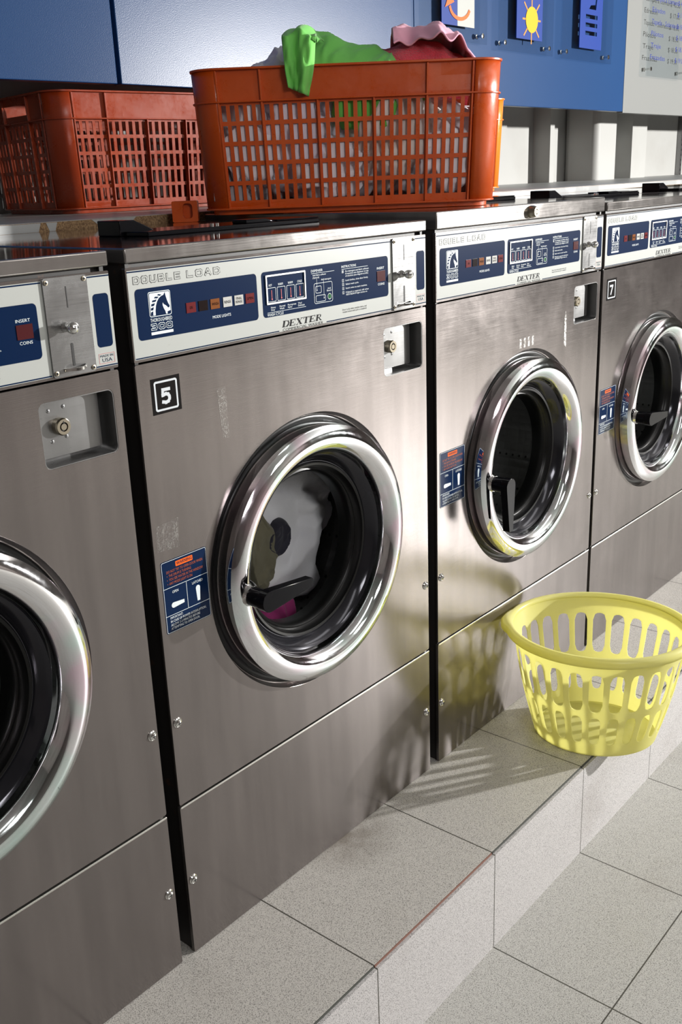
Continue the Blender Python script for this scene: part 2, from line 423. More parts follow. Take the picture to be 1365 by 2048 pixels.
# blue fascia over the machines: panel edges at x=.83 (turned), 2.03, 3.58
def fascia(name, x0, x1, zb, m, rz=0.0, th=.03, y=1.0):
    bm = bmesh.new()
    if rz:
        box(bm, x0 - x1, 0, 0, th, zb, 2.85); o = finish(name, bm, m, smooth=0, bevel=.002, loc=(x1, y, 0), rz=rz)
    else:
        box(bm, x0, x1, y, y + th, zb, 2.85); o = finish(name, bm, m, smooth=0, bevel=.002)
    return tag(o, kind='structure')
fascia('trim_3', -2.2, .820, 1.4285, BLUE, rz=math.radians(-4))
fascia('trim_4', .832, 2.03, 1.4285, BLUE)
fascia('trim_5', 2.032, 3.583, 1.425, BLUE)
fascia('trim_6', 3.586, 8.9, 1.42, GREYPANEL)
# wall features under the fascia
bm = bmesh.new(); box(bm, 3.90, 4.13, 1.27, 1.45, 1.0, 1.6); tag(finish('trim_7', bm, WALLW, smooth=40, bevel=.03), kind='structure')
bm = bmesh.new(); box(bm, 4.42, 4.60, 1.33, 1.45, 1.0, 1.6); struct('trim_8', bm, WALLW)
bm = bmesh.new(); box(bm, 3.60, 3.64, 1.36, 1.45, 1.0, 1.6); struct('trim_9', bm, WALLW)
for k, x in enumerate((4.66, 5.30)):
    bm = bmesh.new(); box(bm, x, x + .03, 1.425, 1.45, 1.0, 1.6, 0)
    for i in range(20): box(bm, x + .011, x + .019, 1.4245, 1.426, 1.02 + i * .028, 1.032 + i * .028, 1)
    struct('trim_%d' % (10 + k), bm, [GALV, SLOTBLK], uv=True)

# shelf board behind the machines
t = empty('shelf_board', (3.0, 1.03, 1.1195)); tag(t, 'long particleboard shelf with chipped white laminate behind the washing machines', 'shelf')
bm = bmesh.new(); box(bm, -4.6, 5.5, -.415, .415, 0, .0172); finish('board', bm, CHIP, t, smooth=0)
bm = bmesh.new(); box(bm, -4.6, 5.5, -.412, .415, .0172, .0182); finish('laminate_top', bm, LAMIN, t, smooth=0)
def edgepatch(x0, x1, z0, z1, sl):
    bm = bmesh.new(); plate(bm, [(x0 + sl, z0), (x1 - sl, z0), (x1, z1), (x0, z1)], [], -.4156, -.4149)
    finish('laminate_edge', bm, LAMIN, t, smooth=0)
edgepatch(-4.5, -2.702, .001, .0165, .006); edgepatch(-2.690, -2.665, .001, .0165, .006); edgepatch(-2.585, -2.475, .006, .0168, .015)
edgepatch(-1.6, 2.4, .001, .0165, .02)
# ------------------------------------------------------------------ washing machine
W = .670; DEP = .60
ZS, ZT, ZC, ZL0, ZL1 = .2798, .9688, 1.0955, 1.1012, 1.1205
CX, CZ = .336, .599
def make_washer():
    root = empty('washing_machine')
    # cabinet shell (open front behind the panels)
    bm = bmesh.new()
    box(bm, .004, .010, .004, DEP, 0, ZL0, 0); box(bm, W - .010, W - .004, .004, DEP, 0, ZL0, 0)
    box(bm, .010, W - .010, DEP - .006, DEP, 0, ZL0, 0); box(bm, .010, W - .010, .010, DEP - .006, ZL0 - .006, ZL0, 0)
    box(bm, .010, W - .010, .010, DEP - .006, .002, .008, 0)
    finish('cabinet', bm, BODY, root, smooth=0)
    # front panel with round opening and coin-box opening
    bm = bmesh.new()
    kx0, kx1, kz0, kz1 = .5430, .6575, .8605, .9455
    plate(bm, rrect(0, W, ZS + .0015, ZT, .003, 3), [circle(CX, CZ, .237, 96), rrect(kx0, kx1, kz0, kz1, .009)], 0, .004, 0)
    lathe(bm, [(.237, .0), (.2362, .006), (.2325, .0115), (.2300, .0125)], 96, (CX, 0, CZ))
    finish('front_panel', bm, STEEL, root, smooth=30, bevel=.0013, uv=True)
    bm = bmesh.new(); plate(bm, rrect(0, W, .001, ZS - .0015, .002, 2), [], 0, .006); plate(bm, rrect(.001, W - .001, ZS - .0046, ZS - .0014, .0012, 3), [], -.0012, .004, 1)  # bright strip along the top edge paints in the seam highlight
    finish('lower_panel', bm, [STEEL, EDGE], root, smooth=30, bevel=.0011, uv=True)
    # coin box: recess pan, vault door and lock
    bm = bmesh.new()
    o1 = rrect(kx0 - .001, kx1 + .001, kz0 - .001, kz1 + .001, .009); i1 = rrect(kx0 + .001, kx1 - .001, kz0 + .001, kz1 - .001, .008)
    plate(bm, o1, [i1], .0005, .034)
    box(bm, kx0 - .004, kx1 + .004, .034, .037, kz0 - .004, kz1 + .004)
    cb = finish('coin_box', bm, GALV, root, smooth=30, uv=True)
    bm = bmesh.new(); plate(bm, rrect(kx0 - .0005, kx1 - .011, kz0 + .008, kz1 - .001, .002, 2), [], .020, .033)
    for px_, pz_ in ((.548, .928), (.565, .930), (.588, .932), (.548, .888), (.566, .890), (.588, .893)):
        lathe(bm, [(.0028, 0), (.0022, -.0007), (.0008, -.001)], 10, (px_ + .004, .020, pz_))
    finish('coin_box_door', bm, GALV, cb, smooth=30, bevel=.001, uv=True)
    bm = bmesh.new(); lc = (.5830, .020, .9080)
    lathe(bm, [(.0115, 0), (.0115, -.008), (.0100, -.0105), (.0062, -.0105), (.0058, -.0085), (.0046, -.0085), (.0042, -.0105), (.0, -.0105)], 32, lc, mis=[0, 0, 0, 0, 1, 0, 0])
    box(bm, lc[0] - .0007, lc[0] + .0007, lc[1] - .0108, lc[1] - .009, lc[2] + .004, lc[2] + .0075, 1)
    finish('coin_box_lock', bm, [BRASS, SLOTBLK], cb, smooth=30)
    # screws of the panels
    for sx, sz in ((.0115, .4235), (.6590, .4245), (.0115, .1385), (.6580, .1415)):
        bm = bmesh.new()
        lathe(bm, [(.0082, 0), (.0080, -.0012), (.0066, -.0026), (.0060, -.0020), (.0055, -.0020), (.0050, -.0040), (.0028, -.0052), (0, -.0054)], 20, (sx, 0, sz), mis=[0, 0, 0, 1, 0, 0, 0])
        box(bm, sx - .0030, sx + .0030, -.0056, -.0045, sz - .0006, sz + .0006, 1); box(bm, sx - .0006, sx + .0006, -.0056, -.0045, sz - .0030, sz + .0030, 1)
        finish('panel_screw', bm, [CHROME2, SLOTBLK], root, smooth=30)
    # lid
    bm = bmesh.new()
    box(bm, 0, W, -.003, .605, ZL0, ZL1); 
    bm.normal_update()
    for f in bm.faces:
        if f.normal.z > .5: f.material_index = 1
    lid = finish('lid', bm, [LIDST, LIDTOP], root, smooth=30, bevel=.0022, uv=True)
    # detergent dispenser cover (black plastic)
    bm = bmesh.new()
    box(bm, .205, .61, .195, .305, ZL1, ZL1 + .007)
    def wedge(x0, x1, x2, y0, y1, zb, zt):
        vs = [bm.verts.new(p) for p in ((x0, y0, zb), (x2, y0, zb), (x1, y0, zt), (x0, y0, zt), (x0, y1, zb), (x2, y1, zb), (x1, y1, zt), (x0, y1, zt))]
        for q in ((0, 1, 2, 3), (4, 7, 6, 5), (0, 4, 5, 1), (1, 5, 6, 2), (2, 6, 7, 3), (3, 7, 4, 0)): bm.faces.new([vs[i] for i in q])
    wedge(.198, .228, .285, .255, .312, ZL1, ZL1 + .024)
    wedge(.425, .475, .50, .20, .235, ZL1 + .007, ZL1 + .0135)
    box(bm, .50, .612, .198, .30, ZL1 + .007, ZL1 + .010)
    dc = finish('dispenser_cover', bm, BLACKPL, root, smooth=30, bevel=.0018)
    bm = bmesh.new()
    for xx in (.345, .357): lathe(bm, [(.003, 0), (.003, .006), (0, .0065)], 12, (xx, .20, ZL1 + .006), axis='Z')
    finish('hinge_pin', bm, CHROME2, dc)
    # ---------------- control panel
    Z0, Z1 = ZT + .003, ZC
    bm = bmesh.new()
    S_, Wh, Nv, Bk, Wi, Rd = 0, 1, 2, 3, 4, 5
    plate(bm, rrect(0, W, Z0, Z1, .0015, 2), [], -.0005, .006, S_)
    poly(bm, [(.0018, Z0 + .0035), (W - .0004, Z0 + .0035), (W - .0004, Z1 - .0038), (.0018, Z1 - .0038)], -.0008, Wh)
    def st(x0, x1, z0, z1, y, mi): poly(bm, [(x0, z0), (x1, z0), (x1, z1), (x0, z1)], y, mi)
    y1, y2, y3, y4 = -.0010, -.0012, -.0014, -.0016
    st(.0018, .5685, 1.0890, 1.0907, y1, Nv); st(.6345, W - .0004, 1.0890, 1.0907, y1, Nv)
    st(.0030, .2815, .9760, .9776, y1, Nv); st(.3930, .5685, .9760, .9776, y1, Nv); st(.6345, W - .0004, .9760, .9776, y1, Nv)
    poly(bm, rrect(.0112, .2388, .9997, 1.0672, .006), y1, Nv)
    poly(bm, rrect(.2490, .5585, 1.0003, 1.0675, .006), y1, Nv)
    poly(bm, rrect(.6412, .6655, 1.0008, 1.0684, .005), y1, Nv)
    # lettering
    hollow(bm, 'DOUBLE', .0103, .0925, 1.0734, 1.0836, y1, Bk, Wh, .0031, .0019)
    hollow(bm, 'LOAD', .1035, .1668, 1.0734, 1.0836, y1, Bk, Wh, .0031, .0019)
    # horse logo
    lx, lz = .0330, 1.0284
    poly(bm, rrect(lx, lx + .0385, lz, lz + .0332, .003), y2, Wi); poly(bm, rrect(lx + .0009, lx + .0376, lz + .0009, lz + .0323, .0025), y3, Nv)
    poly(bm, rrect(lx + .0018, lx + .0367, lz + .0018, lz + .0314, .002), y3 - .0001, Wi)
    H = lambda pts: [(lx + .0018 + p[0] * .0349, lz + .0018 + p[1] * .0296) for p in pts]
    def fill(pts, mi, y):
        vl = [[Vector((p[0], p[1], 0)) for p in pts]]; t3 = tessellate_polygon(vl)
        for t in t3: poly(bm, [pts[i] for i in t], y, mi)
    horse = H([(.24, .0), (.25, .2), (.29, .42), (.36, .6), (.46, .74), (.58, .82), (.70, .86), (.78, .98), (.80, .84), (.83, .72), (.86, .60), (.92, .44), (.97, .36), (.95, .27), (.88, .27), (.84, .33), (.76, .40), (.68, .45), (.64, .54), (.62, .42), (.66, .28), (.73, .14), (.76, .0)])
    fill(horse, Nv, y4)
    for a in ([(.0, .02), (.12, .0), (.13, .2), (.02, .16)], [(.02, .24), (.14, .24), (.18, .38), (.03, .34)], [(.05, .42), (.19, .43), (.26, .55), (.07, .52)], [(.10, .60), (.28, .60), (.36, .70), (.14, .68)], [(.22, .76), (.38, .74), (.47, .81), (.28, .83)], [(.38, .88), (.52, .84), (.62, .88), (.46, .93)]):
        fill(H(a), Nv, y4)
    fill(H([(.84, .0), (1.0, .0), (1.0, .14), (.84, .10)]), Nv, y4)
    text(bm, 'THOROUGHBRED', .0335, .0715, 1.0217, .0049, y2, Wi)
    hollow(bm, '300', .0335, .0712, 1.0108, 1.0198, y2, Wi, Nv, .0030, .0017, .22)
    st(.0332, .0717, 1.0047, 1.0085, y2, Wi)
    text(bm, 'MODE LIGHTS', .1462, .1822, 1.0128, .0040, y2, Wi)
    # dispenser diagram etc.
    text(bm, 'DISPENSER', .3603, .3880, 1.0575, .0036, y2, Wi); st(.3603, .4165, 1.0552, 1.0557, y2, Wi)
    text(bm, 'Add fabric softener', .3636, .3960, 1.0512, .0026, y2, Wi); text(bm, '(Optional)', .3636, .3790, 1.0474, .0026, y2, Wi)
    text(bm, 'Add detergent', .3835, .4080, 1.0432, .0026, y2, Wi)
    def fr(x0, x1, z0, z1, r, wd=.0006): stroke(bm, rrect(x0, x1, z0, z1, r, 3), wd, y2, Wi, True)
    fr(.3658, .4100, 1.0085, 1.0395, .003); fr(.3695, .3830, 1.0245, 1.0350, .002); fr(.3695, .3925, 1.0108, 1.0205, .002)
    st(.3727, .3731, 1.0290, 1.0470, y2, Wi); st(.3890, .3894, 1.0155, 1.0425, y2, Wi)
    poly(bm, circle(.3729, 1.0290, .0010, 10), y2, Wi); poly(bm, circle(.3892, 1.0155, .0010, 10), y2, Wi)
    text(bm, 'Add', .3985, .4060, 1.0282, .0024, y2, Wi); text(bm, 'Bleach', .3965, .4075, 1.0248, .0024, y2, Wi)
    poly(bm, circle(.4028, 1.0165, .0048, 20), y2, Wi); poly(bm, circle(.4028, 1.0165, .0041, 20), y3, 6)
    text(bm, 'INSTRUCTIONS', .4346, .4720, 1.0577, .0037, y2, Wi); st(.4346, .5028, 1.0553, 1.0558, y2, Wi)
    rows = [(1.0505, '1', 'Put detergent and fabric softener,', .506), (1.0468, '', 'if required, into dispenser on top', .5045), (1.0431, '', 'of machine (see diagram at left.)', .5035), (1.0362, '2', 'Load clothes, close door firmly.', .503),
            (1.0300, '3', 'Select wash cycle.', .4780), (1.0236, '4', 'Insert coins to start machine.', .500), (1.0170, '5', 'If bleach is required, add when', .5035), (1.0133, '', 'ADD BLEACH light comes on.', .500)]
    for z, n, s, xe in rows:
        if n: fr(.4352, .4395, z - .0007, z + .0033, .0004, .0004); text(bm, n, .4366, .4381, z, .0025, y2, Wi)
        text(bm, s, .4440, xe, z, .0026, y2, Wi)
    text(bm, 'INSERT', .5275, .5475, 1.0470, .0038, y2, Wi); text(bm, 'COINS', .5295, .5475, 1.0205, .0038, y2, Wi)
    for s, a, b in (('HOT', .2635, .2705), ('WARM', .2835, .2945), ('WARM', .3055, .3165), ('COLD', .3270, .3375)): text(bm, s, a, b, 1.0455, .0034, -.0016, Wi)
    for s, a, b, z in (('Heavy', .2660, .2765, 1.0128), ('Duty', .2665, .2745, 1.0092), ('Normal', .2850, .2975, 1.0128), ('Wash', .2850, .2955, 1.0092), ('Permpress', .3035, .3225, 1.0128), ('Nylon', .3035, .3130, 1.0092), ('Wool', .3270, .3355, 1.0128), ('Delicate', .3270, .3420, 1.0092)):
        text(bm, s, a, b, z, .0027, y2, Wi)
    st(.2580, .3450, 1.0067, 1.0072, y2, Wi); text(bm, 'WASH CYCLE', .2575, .2930, 1.0017, .0040, y2, Wi)
    text(bm, 'Door Locks when machine starts, and', .4340, .4970, .9895, .0028, y1, Bk); text(bm, 'remains locked until cycle is completed.', .4340, .4975, .9857, .0028, y1, Bk)
    text(bm, 'COMMERCIAL WASHER', .2895, .3843, .9752, .0042, y1, Bk)
    # italic serif maker's word
    def serifword(x0, x1, z0, z1):
        h = z1 - z0; n = 6; cw = (x1 - x0) / 6.2; sh = .32
        T = lambda X, p: (X + p[0] * cw * .92 + sh * p[1] * h, z0 + p[1] * h)
        G = {'D': [('v', .18, 0, 1, .27), ('c',)], 'E': [('v', .18, 0, 1, .27), ('h', .0, .85, 1), ('h', .0, .9, 0), ('h', .2, .6, .5), ('s', .85, .78, 1), ('s', .9, 0, .24), ('s', .6, .38, .62)],
             'X': [('d', .12, 1, .82, 0, .27), ('d', .85, 1, .12, 0, .07), ('h', -.02, .35, 1), ('h', .65, .98, 1), ('h', 0, .28, 0), ('h', .6, .98, 0)],
             'T': [('v', .5, 0, 1, .27), ('h', .02, .98, 1), ('h', .28, .74, 0), ('s', .04, .76, 1), ('s', .96, .76, 1)], 'R': [('v', .18, 0, 1, .27), ('h', -.02, .6, 1), ('h', .2, .6, .5), ('h', -.02, .38, 0), ('d', .70, .94, .70, .56, .16), ('d', .45, .5, .88, 0, .18), ('h', .75, 1.0, 0)]}
        for i, ch in enumerate('DEXTER'):
            X = x0 + i * cw * 1.03
            for e in G[ch]:
                if e[0] == 'v': a, b = T(X, (e[1], e[2])), T(X, (e[1], e[3])); wd = e[4] * cw
                elif e[0] == 'h': a, b = T(X, (e[1], e[3] * .96 + .02)), T(X, (e[2], e[3] * .96 + .02)); wd = .0009
                elif e[0] == 's': a, b = T(X, (e[1], e[2])), T(X, (e[1], e[3])); wd = .0009
                elif e[0] == 'd': a, b = T(X, (e[1], e[2])), T(X, (e[3], e[4])); wd = e[5] * cw
                else:
                    pts = [T(X, p) for p in ((-.02, .98), (.5, .98), (.82, .85), (.94, .6), (.92, .35), (.75, .1), (.45, .02), (-.02, .02))]
                    stroke(bm, pts[:3], .0009, y1, Bk); stroke(bm, pts[2:6], .0024, y1, Bk); stroke(bm, pts[5:], .0009, y1, Bk); continue
                if e[0] in 'vd' : 
                    hw = wd / 2; poly(bm, [(a[0] - hw, a[1]), (a[0] + hw, a[1]), (b[0] + hw, b[1]), (b[0] - hw, b[1])], y1, Bk)
                else: stroke(bm, [a, b], wd, y1, Bk)
    serifword(.2890, .3825, .9815, .9908)
    # made-in box
    stroke(bm, [(.6412, .9800), (.6655, .9800), (.6655, .9925), (.6412, .9925)], .0004, y1, Rd, True)
    text(bm, 'MADE IN', .6430, .6635, .9880, .0030, y1, Nv); text(bm, 'USA', .6460, .6615, .9818, .0047, y1, Nv)
    cp = finish('control_panel', bm, [STEEL, PANELW, NAVY, BLACKINK, WHITEINK, REDINK, GREENL], root, smooth=0, uv=True, normals=False)
    # indicator lenses
    for k, (a, b, m, s) in enumerate(((.0980, .1154, REDL, 'ON'), (.1210, .1381, DREDL, ''), (.1436, .1610, AMBER, 'WASH'), (.1683, .1857, CLEARL, 'RINSE'), (.1909, .2086, CLEARL, 'FINAL'), (.2137, .2312, REDL, 'SPIN'))):
        bm = bmesh.new(); plate(bm, [(a, 1.0262), (b, 1.0262), (b, 1.0402), (a, 1.0402)], [], -.0018, -.0008)
        if s == 'FINAL': text(bm, s, a + .0030, b - .0030, 1.0340, .0037, -.0020, 1); text(bm, 'RINSE', a + .0022, b - .0022, 1.0290, .0037, -.0020, 1)
        elif s: text(bm, s, a + (.0022 if len(s) > 3 else .006), b - (.0022 if len(s) > 3 else .006), 1.0312, .0040, -.0020, 1)
        finish('indicator_light', bm, [m, BLACKINK if m is CLEARL else DREDL], cp, smooth=0)
    bm = bmesh.new(); plate(bm, [(.5270, 1.0268), (.5495, 1.0268), (.5495, 1.0442), (.5270, 1.0442)], [], -.0018, -.0008)
    finish('coin_light', bm, MAROON, cp, smooth=0)
    # cycle selector window
    bm = bmesh.new(); plate(bm, rrect(.2562, .3452, 1.0190, 1.0625, .001, 2), [rrect(.2590, .3424, 1.0216, 1.0600, .0008, 2)], -.0030, -.0008)
    sel = finish('selector_frame', bm, EDGE, cp, smooth=0, bevel=.0004)
    for k, (xx, cc) in enumerate(((.2690, 0), (.2900, 0), (.3112, 0), (.3322, 0))):
        bm = bmesh.new()
        stroke(bm, rrect(xx - .0088, xx + .0088, 1.0230, 1.0432, .0012, 2), .0006, -.0017, 0, True)
        stroke(bm, [(xx, 1.0265), (xx, 1.0392)], .0011, -.0017, 1); poly(bm, circle(xx, 1.0265, .0014, 10), -.0018, 1)
        finish('selector_button', bm, [WHITEINK, REDINK], cp, smooth=0)
    # coin slide
    bm = bmesh.new()
    plate(bm, rrect(.5692, .6338, .9735, 1.0945, .004), [], -.0035, -.0006, 0)
    box(bm, .6008, .6021, -.0039, -.0034, 1.0570, 1.0828, 1); plate(bm, rrect(.5990, .6026, .9848, 1.0135, .0017, 4), [], -.0039, -.0034, 1)
    cs = finish('coin_slide', bm, [GALV, SLOTBLK], root, smooth=30, bevel=.0008, uv=True)
    bm = bmesh.new(); lathe(bm, [(.0066, 0), (.0058, -.004), (.0040, -.007), (.0050, -.009), (.0070, -.012), (.0078, -.016), (.0070, -.020), (.0045, -.023), (0, -.024)], 24, (.5935, -.0035, 1.0340))
    finish('coin_knob', bm, CHROME2, cs, smooth=60)
    bm = bmesh.new()
    pts = [(.5850 + .034 * t, -.0035 - .013 * math.sin(PI * t), .9815 + .002 * t) for t in [i / 10 for i in range(11)]]
    prev = None
    for p in pts:
        ring = [bm.verts.new((p[0], p[1] + a, p[2] + b)) for a, b in ((-.0012, -.0018), (.0012, -.0018), (.0012, .0018), (-.0012, .0018))]
        if prev:
            for i in range(4): bm.faces.new((prev[i], prev[(i + 1) % 4], ring[(i + 1) % 4], ring[i]))
        else: bm.faces.new(ring[::-1])
        prev = ring
    bm.faces.new(prev)
    finish('coin_cup', bm, CHROME2, cs, smooth=60)
    for sx, sz in ((.5735, 1.0890), (.6290, 1.0895), (.5735, .9790), (.6290, .9785)):
        bm = bmesh.new(); lathe(bm, [(.0032, 0), (.0030, -.0010), (.0016, -.0014), (.0014, -.0006), (0, -.0006)], 14, (sx, -.0035, sz), mis=[0, 0, 1, 1])
        finish('plate_screw', bm, [BRASS, SLOTBLK], cs)
    # ---------------- door
    c = (CX, 0, CZ)
    bm = bmesh.new()
    prof = [(.212, .018), (.2205, .012), (.2210, .006), (.2184, -.0258), (.2125, -.0304), (.2060, -.0335), (.1990, -.0350), (.1920, -.0346), (.1855, -.0325), (.1785, -.0270), (.1750, -.0220), (.1722, -.0170), (.1712, -.0120), (.1700, -.0060), (.1668, -.0030)]
    lathe(bm, prof, 128, c)
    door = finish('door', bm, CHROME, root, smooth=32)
    bm = bmesh.new()
    lathe(bm, [(.2320, .0130), (.2300, .0110), (.2250, .0105), (.2195, .0115), (.214, .016), (.206, .024)], 96, c)
    lathe(bm, [(.1520, .0125), (.1500, .0100), (.1460, .0110), (.1440, .0200), (.1405, .0240), (.1370, .0225), (.1335, .0260), (.1320, .040), (.1320, .056), (.26, .064)], 96, c)
    finish('door_gasket', bm, RUBBER, door, smooth=40)
    bm = bmesh.new()
    lathe(bm, [(.1360, .0245), (.1320, .028), (.1270, .036), (.1225, .070), (.1180, .090), (.1080, .102), (.0850, .110), (.0500, .115), (.0200, .117), (0.0005, .117)], 96, c)
    finish('door_glass', bm, GLASS, door, smooth=60)
    bm = bmesh.new(); lathe(bm, [(.1700, -.0060), (.1668, -.0040), (.1640, -.0020), (.1570, .0080), (.1535, .0135), (.1500, .0140)], 128, c)
    finish('door_bore', bm, DARKIN, door, smooth=40)
    # handle: pivot lug (chrome), boss and lever (black); origin at pivot so it can turn
    piv = (.150, -.032, .592)
    bm = bmesh.new()
    lathe(bm, [(.0230, .010), (.0205, .002), (.0175, -.003), (.0160, -.008), (0, -.008)], 28, (0, 0, 0))
    lug = finish('handle_lug', bm, CHROME2, door, loc=piv, smooth=40)
    bm = bmesh.new()
    lathe(bm, [(.0150, -.006), (.0155, -.009), (.0160, -.030), (.0160, -.042), (0, -.0425)], 28, (0, 0, 0))
    # tapering lever along +X
    lev = [(.0170 * math.cos(t), .0170 * math.sin(t)) for t in [math.radians(d) for d in range(80, 281, 20)]] + [(.0955, -.0072), (.0975, -.0050), (.0975, .0050), (.0955, .0072)]
    plate(bm, lev, [], -.0455, -.0300)
    hd = finish('door_handle', bm, BLACKPL, door, loc=piv, smooth=30, bevel=.0012)
    # drum
    bm = bmesh.new()
    lathe(bm, [(.185, .062), (.232, .075), (.240, .095), (.240, .45), (.225, .470), (.10, .475), (.0005, .47)], 72, c)
    dr = finish('drum', bm, DRUM, root, smooth=50)
    for k in range(3):
        bm = bmesh.new()
        a = math.radians(35 + 120 * k); ca, sa = math.cos(a), math.sin(a)
        pts = []
        for yy in (.10, .44):
            for rr, t in ((.238, -.045), (.185, -.008), (.185, .008), (.238, .045)):
                pts.append(bm.verts.new((CX + rr * ca - t * sa, yy, CZ + rr * sa + t * ca)))
        for i in range(3): bm.faces.new((pts[i], pts[i + 1], pts[i + 5], pts[i + 4]))
        bm.faces.new(pts[0:4][::-1]); bm.faces.new(pts[4:8])
        finish('drum_paddle', bm, DRUM, dr, smooth=30, bevel=.006)
    return root
def sticker_number(root, s, x0, z0):
    bm = bmesh.new()
    poly(bm, [(x0, z0), (x0 + .0518, z0 + .0003), (x0 + .0518, z0 + .0503), (x0, z0 + .0500)], -.0004, 0)
    stroke(bm, rrect(x0 + .0065, x0 + .0450, z0 + .0055, z0 + .0445, .0025, 4), .0028, -.0006, 1, True)
    D = {'5': [[(.9, .94), (.16, .94), (.12, .56), (.5, .62), (.76, .56), (.88, .40), (.88, .24), (.74, .08), (.45, .02), (.12, .08)]], '7': [[(.05, .95), (.9, .95), (.35, 0)]]}[s]
    for st in D: stroke(bm, [(x0 + .0175 + p[0] * .0150, z0 + .0145 + p[1] * .0195) for p in st], .0046, -.0006, 1)
    tag(finish('number_sticker', bm, [STICKBLK, STICKGREY], root, smooth=0, normals=False), 'black sticker with a grey boxed %s' % s)
def sticker_warning(root, dx=0.0, dz=0.0):
    bm = bmesh.new(); x0, x1, z0, z1 = .0090 + dx, .0970 + dx, .5702 + dz, .6826 + dz
    poly(bm, rrect(x0, x1, z0, z1, .003, 3), -.0004, 0)
    stroke(bm, rrect(x0 + .0012, x1 - .0012, z0 + .0012, z1 - .0012, .0025, 3), .0006, -.0006, 1, True)
    za, zb = z0 + .0275, z0 + .0705; xm = (x0 + x1) / 2 + .0005
    stroke(bm, [(x0 + .001, za), (x1 - .001, za)], .0007, -.0006, 1); stroke(bm, [(x0 + .001, zb), (x1 - .001, zb)], .0007, -.0006, 1); stroke(bm, [(xm, za), (xm, zb)], .0007, -.0006, 1)
    poly(bm, rrect(x0 + .0275, x0 + .0605, z1 - .0130, z1 - .0050, .0012, 3), -.0006, 2); text(bm, 'WARNING', x0 + .0293, x0 + .0590, z1 - .0110, .0046, -.0008, 3)
    for i, (s, e) in enumerate((('DO NOT TRY TO OPEN DOOR WHEN', .0790), ('•  THE DRUM IS TURNING', .0560), ('•  YOU SEE WATER IN THE WINDOW', .0790), ('•  ANY MODE LIGHT IS ON', .0570))):
        text(bm, s, x0 + .0095, x0 + e, z1 - .0195 - i * .0061, .0040, -.0006, 4)
    text(bm, 'OPEN', x0 + .0170, x0 + .0285, z0 + .0605, .0040, -.0006, 1); text(bm, 'LATCHED', x0 + .0555, x0 + .0765, z0 + .0612, .0040, -.0006, 1)
    def lever(cx, cz, a):
        ca, sa = math.cos(a), math.sin(a); pts = []
        for i in range(9):
            t = PI / 2 + PI * i / 8; pts.append((.0042 * math.cos(t), .0042 * math.sin(t)))
        pts += [(.0205, -.0026), (.0205, .0026)]
        poly(bm, [(cx + p[0] * ca - p[1] * sa, cz + p[0] * sa + p[1] * ca) for p in pts], -.0006, 1)
    lever(x0 + .0175, z0 + .0420, 0); lever(x0 + .0660, z0 + .0530, -PI / 2)
    for i, (s, e) in enumerate((('IMPORTANT:', .0330), ('IN CASE OF POWER INTERRUPTION,', .0790), ('ALLOW 2-3 MINUTES BEFORE', .0660), ('ATTEMPTING TO OPEN DOOR.', .0650))):
        text(bm, s, x0 + .0090, x0 + e, z0 + .0215 - i * .0056, .0038, -.0006, 1)
    tag(finish('warning_sticker', bm, [NAVY, WHITEINK, ORANGEINK, NAVY, DORANGEINK], root, smooth=0, normals=False), 'navy sticker with an orange warning block and two lever diagrams')
def residue(root, rects, m=TAPE, name='tape_residue'):
    for q in rects:
        bm = bmesh.new(); poly(bm, q, -.0004); finish(name, bm, m, root, smooth=0, normals=False)

w5 = make_washer()
X4, X5, X6, X7, X8 = -.0246 - W, .0022, .7045, 1.3890, 2.0800
w4 = copy_tree(w5); w6 = copy_tree(w5); w7 = copy_tree(w5); w8 = copy_tree(w5)
for o, x in ((w4, X4), (w5, X5), (w6, X6), (w7, X7), (w8, X8)): o.location = (x, 0, 0)
GW = 'row of coin operated washing machines'
tag(w4, 'stainless washing machine cut off at the left frame edge, nearest the camera', 'washing machine', GW)
tag(w5, 'stainless washing machine with number 5 sticker and laundry behind its round door', 'washing machine', GW)
tag(w6, 'stainless washing machine behind the yellow basket, keyed lid, door lever hanging down', 'washing machine', GW)
tag(w7, 'stainless washing machine with number 7 sticker cut off at the right', 'washing machine', GW)
tag(w8, 'farthest washing machine, only its black dispenser cover showing over the number 7 machine', 'washing machine', GW)
def child(root, name):
    for o in ALLOBJ():
        if o.name.split('.')[0] == name:
            p = o.parent
            while p:
                if p == root: return o
                p = p.parent
child(w6, 'door_handle').rotation_euler = (0, math.radians(88), 0)
child(w4, 'door_handle').rotation_euler = (0, math.radians(4), 0)
child(w7, 'door_handle').rotation_euler = (0, math.radians(3), 0)
sticker_number(w5, '5', .0235, .8957); sticker_number(w7, '7', .0200, .8957)
for o in (w4, w5, w6, w7, w8): sticker_warning(o)
residue(w5, ([(.1490, .838), (.1620, .835), (.1615, .912), (.1435, .912)], [(.006, .700), (.047, .697), (.050, .742), (.008, .738)]))
residue(w6, ([(.5000, .822), (.5105, .816), (.5085, .885), (.5040, .897), (.5000, .880)],) + tuple([(.305 + i * .017, .842), (.313 + i * .017, .842), (.313 + i * .017, .862), (.305 + i * .017, .862)] for i in range(4)), WHITERES, 'label_residue')
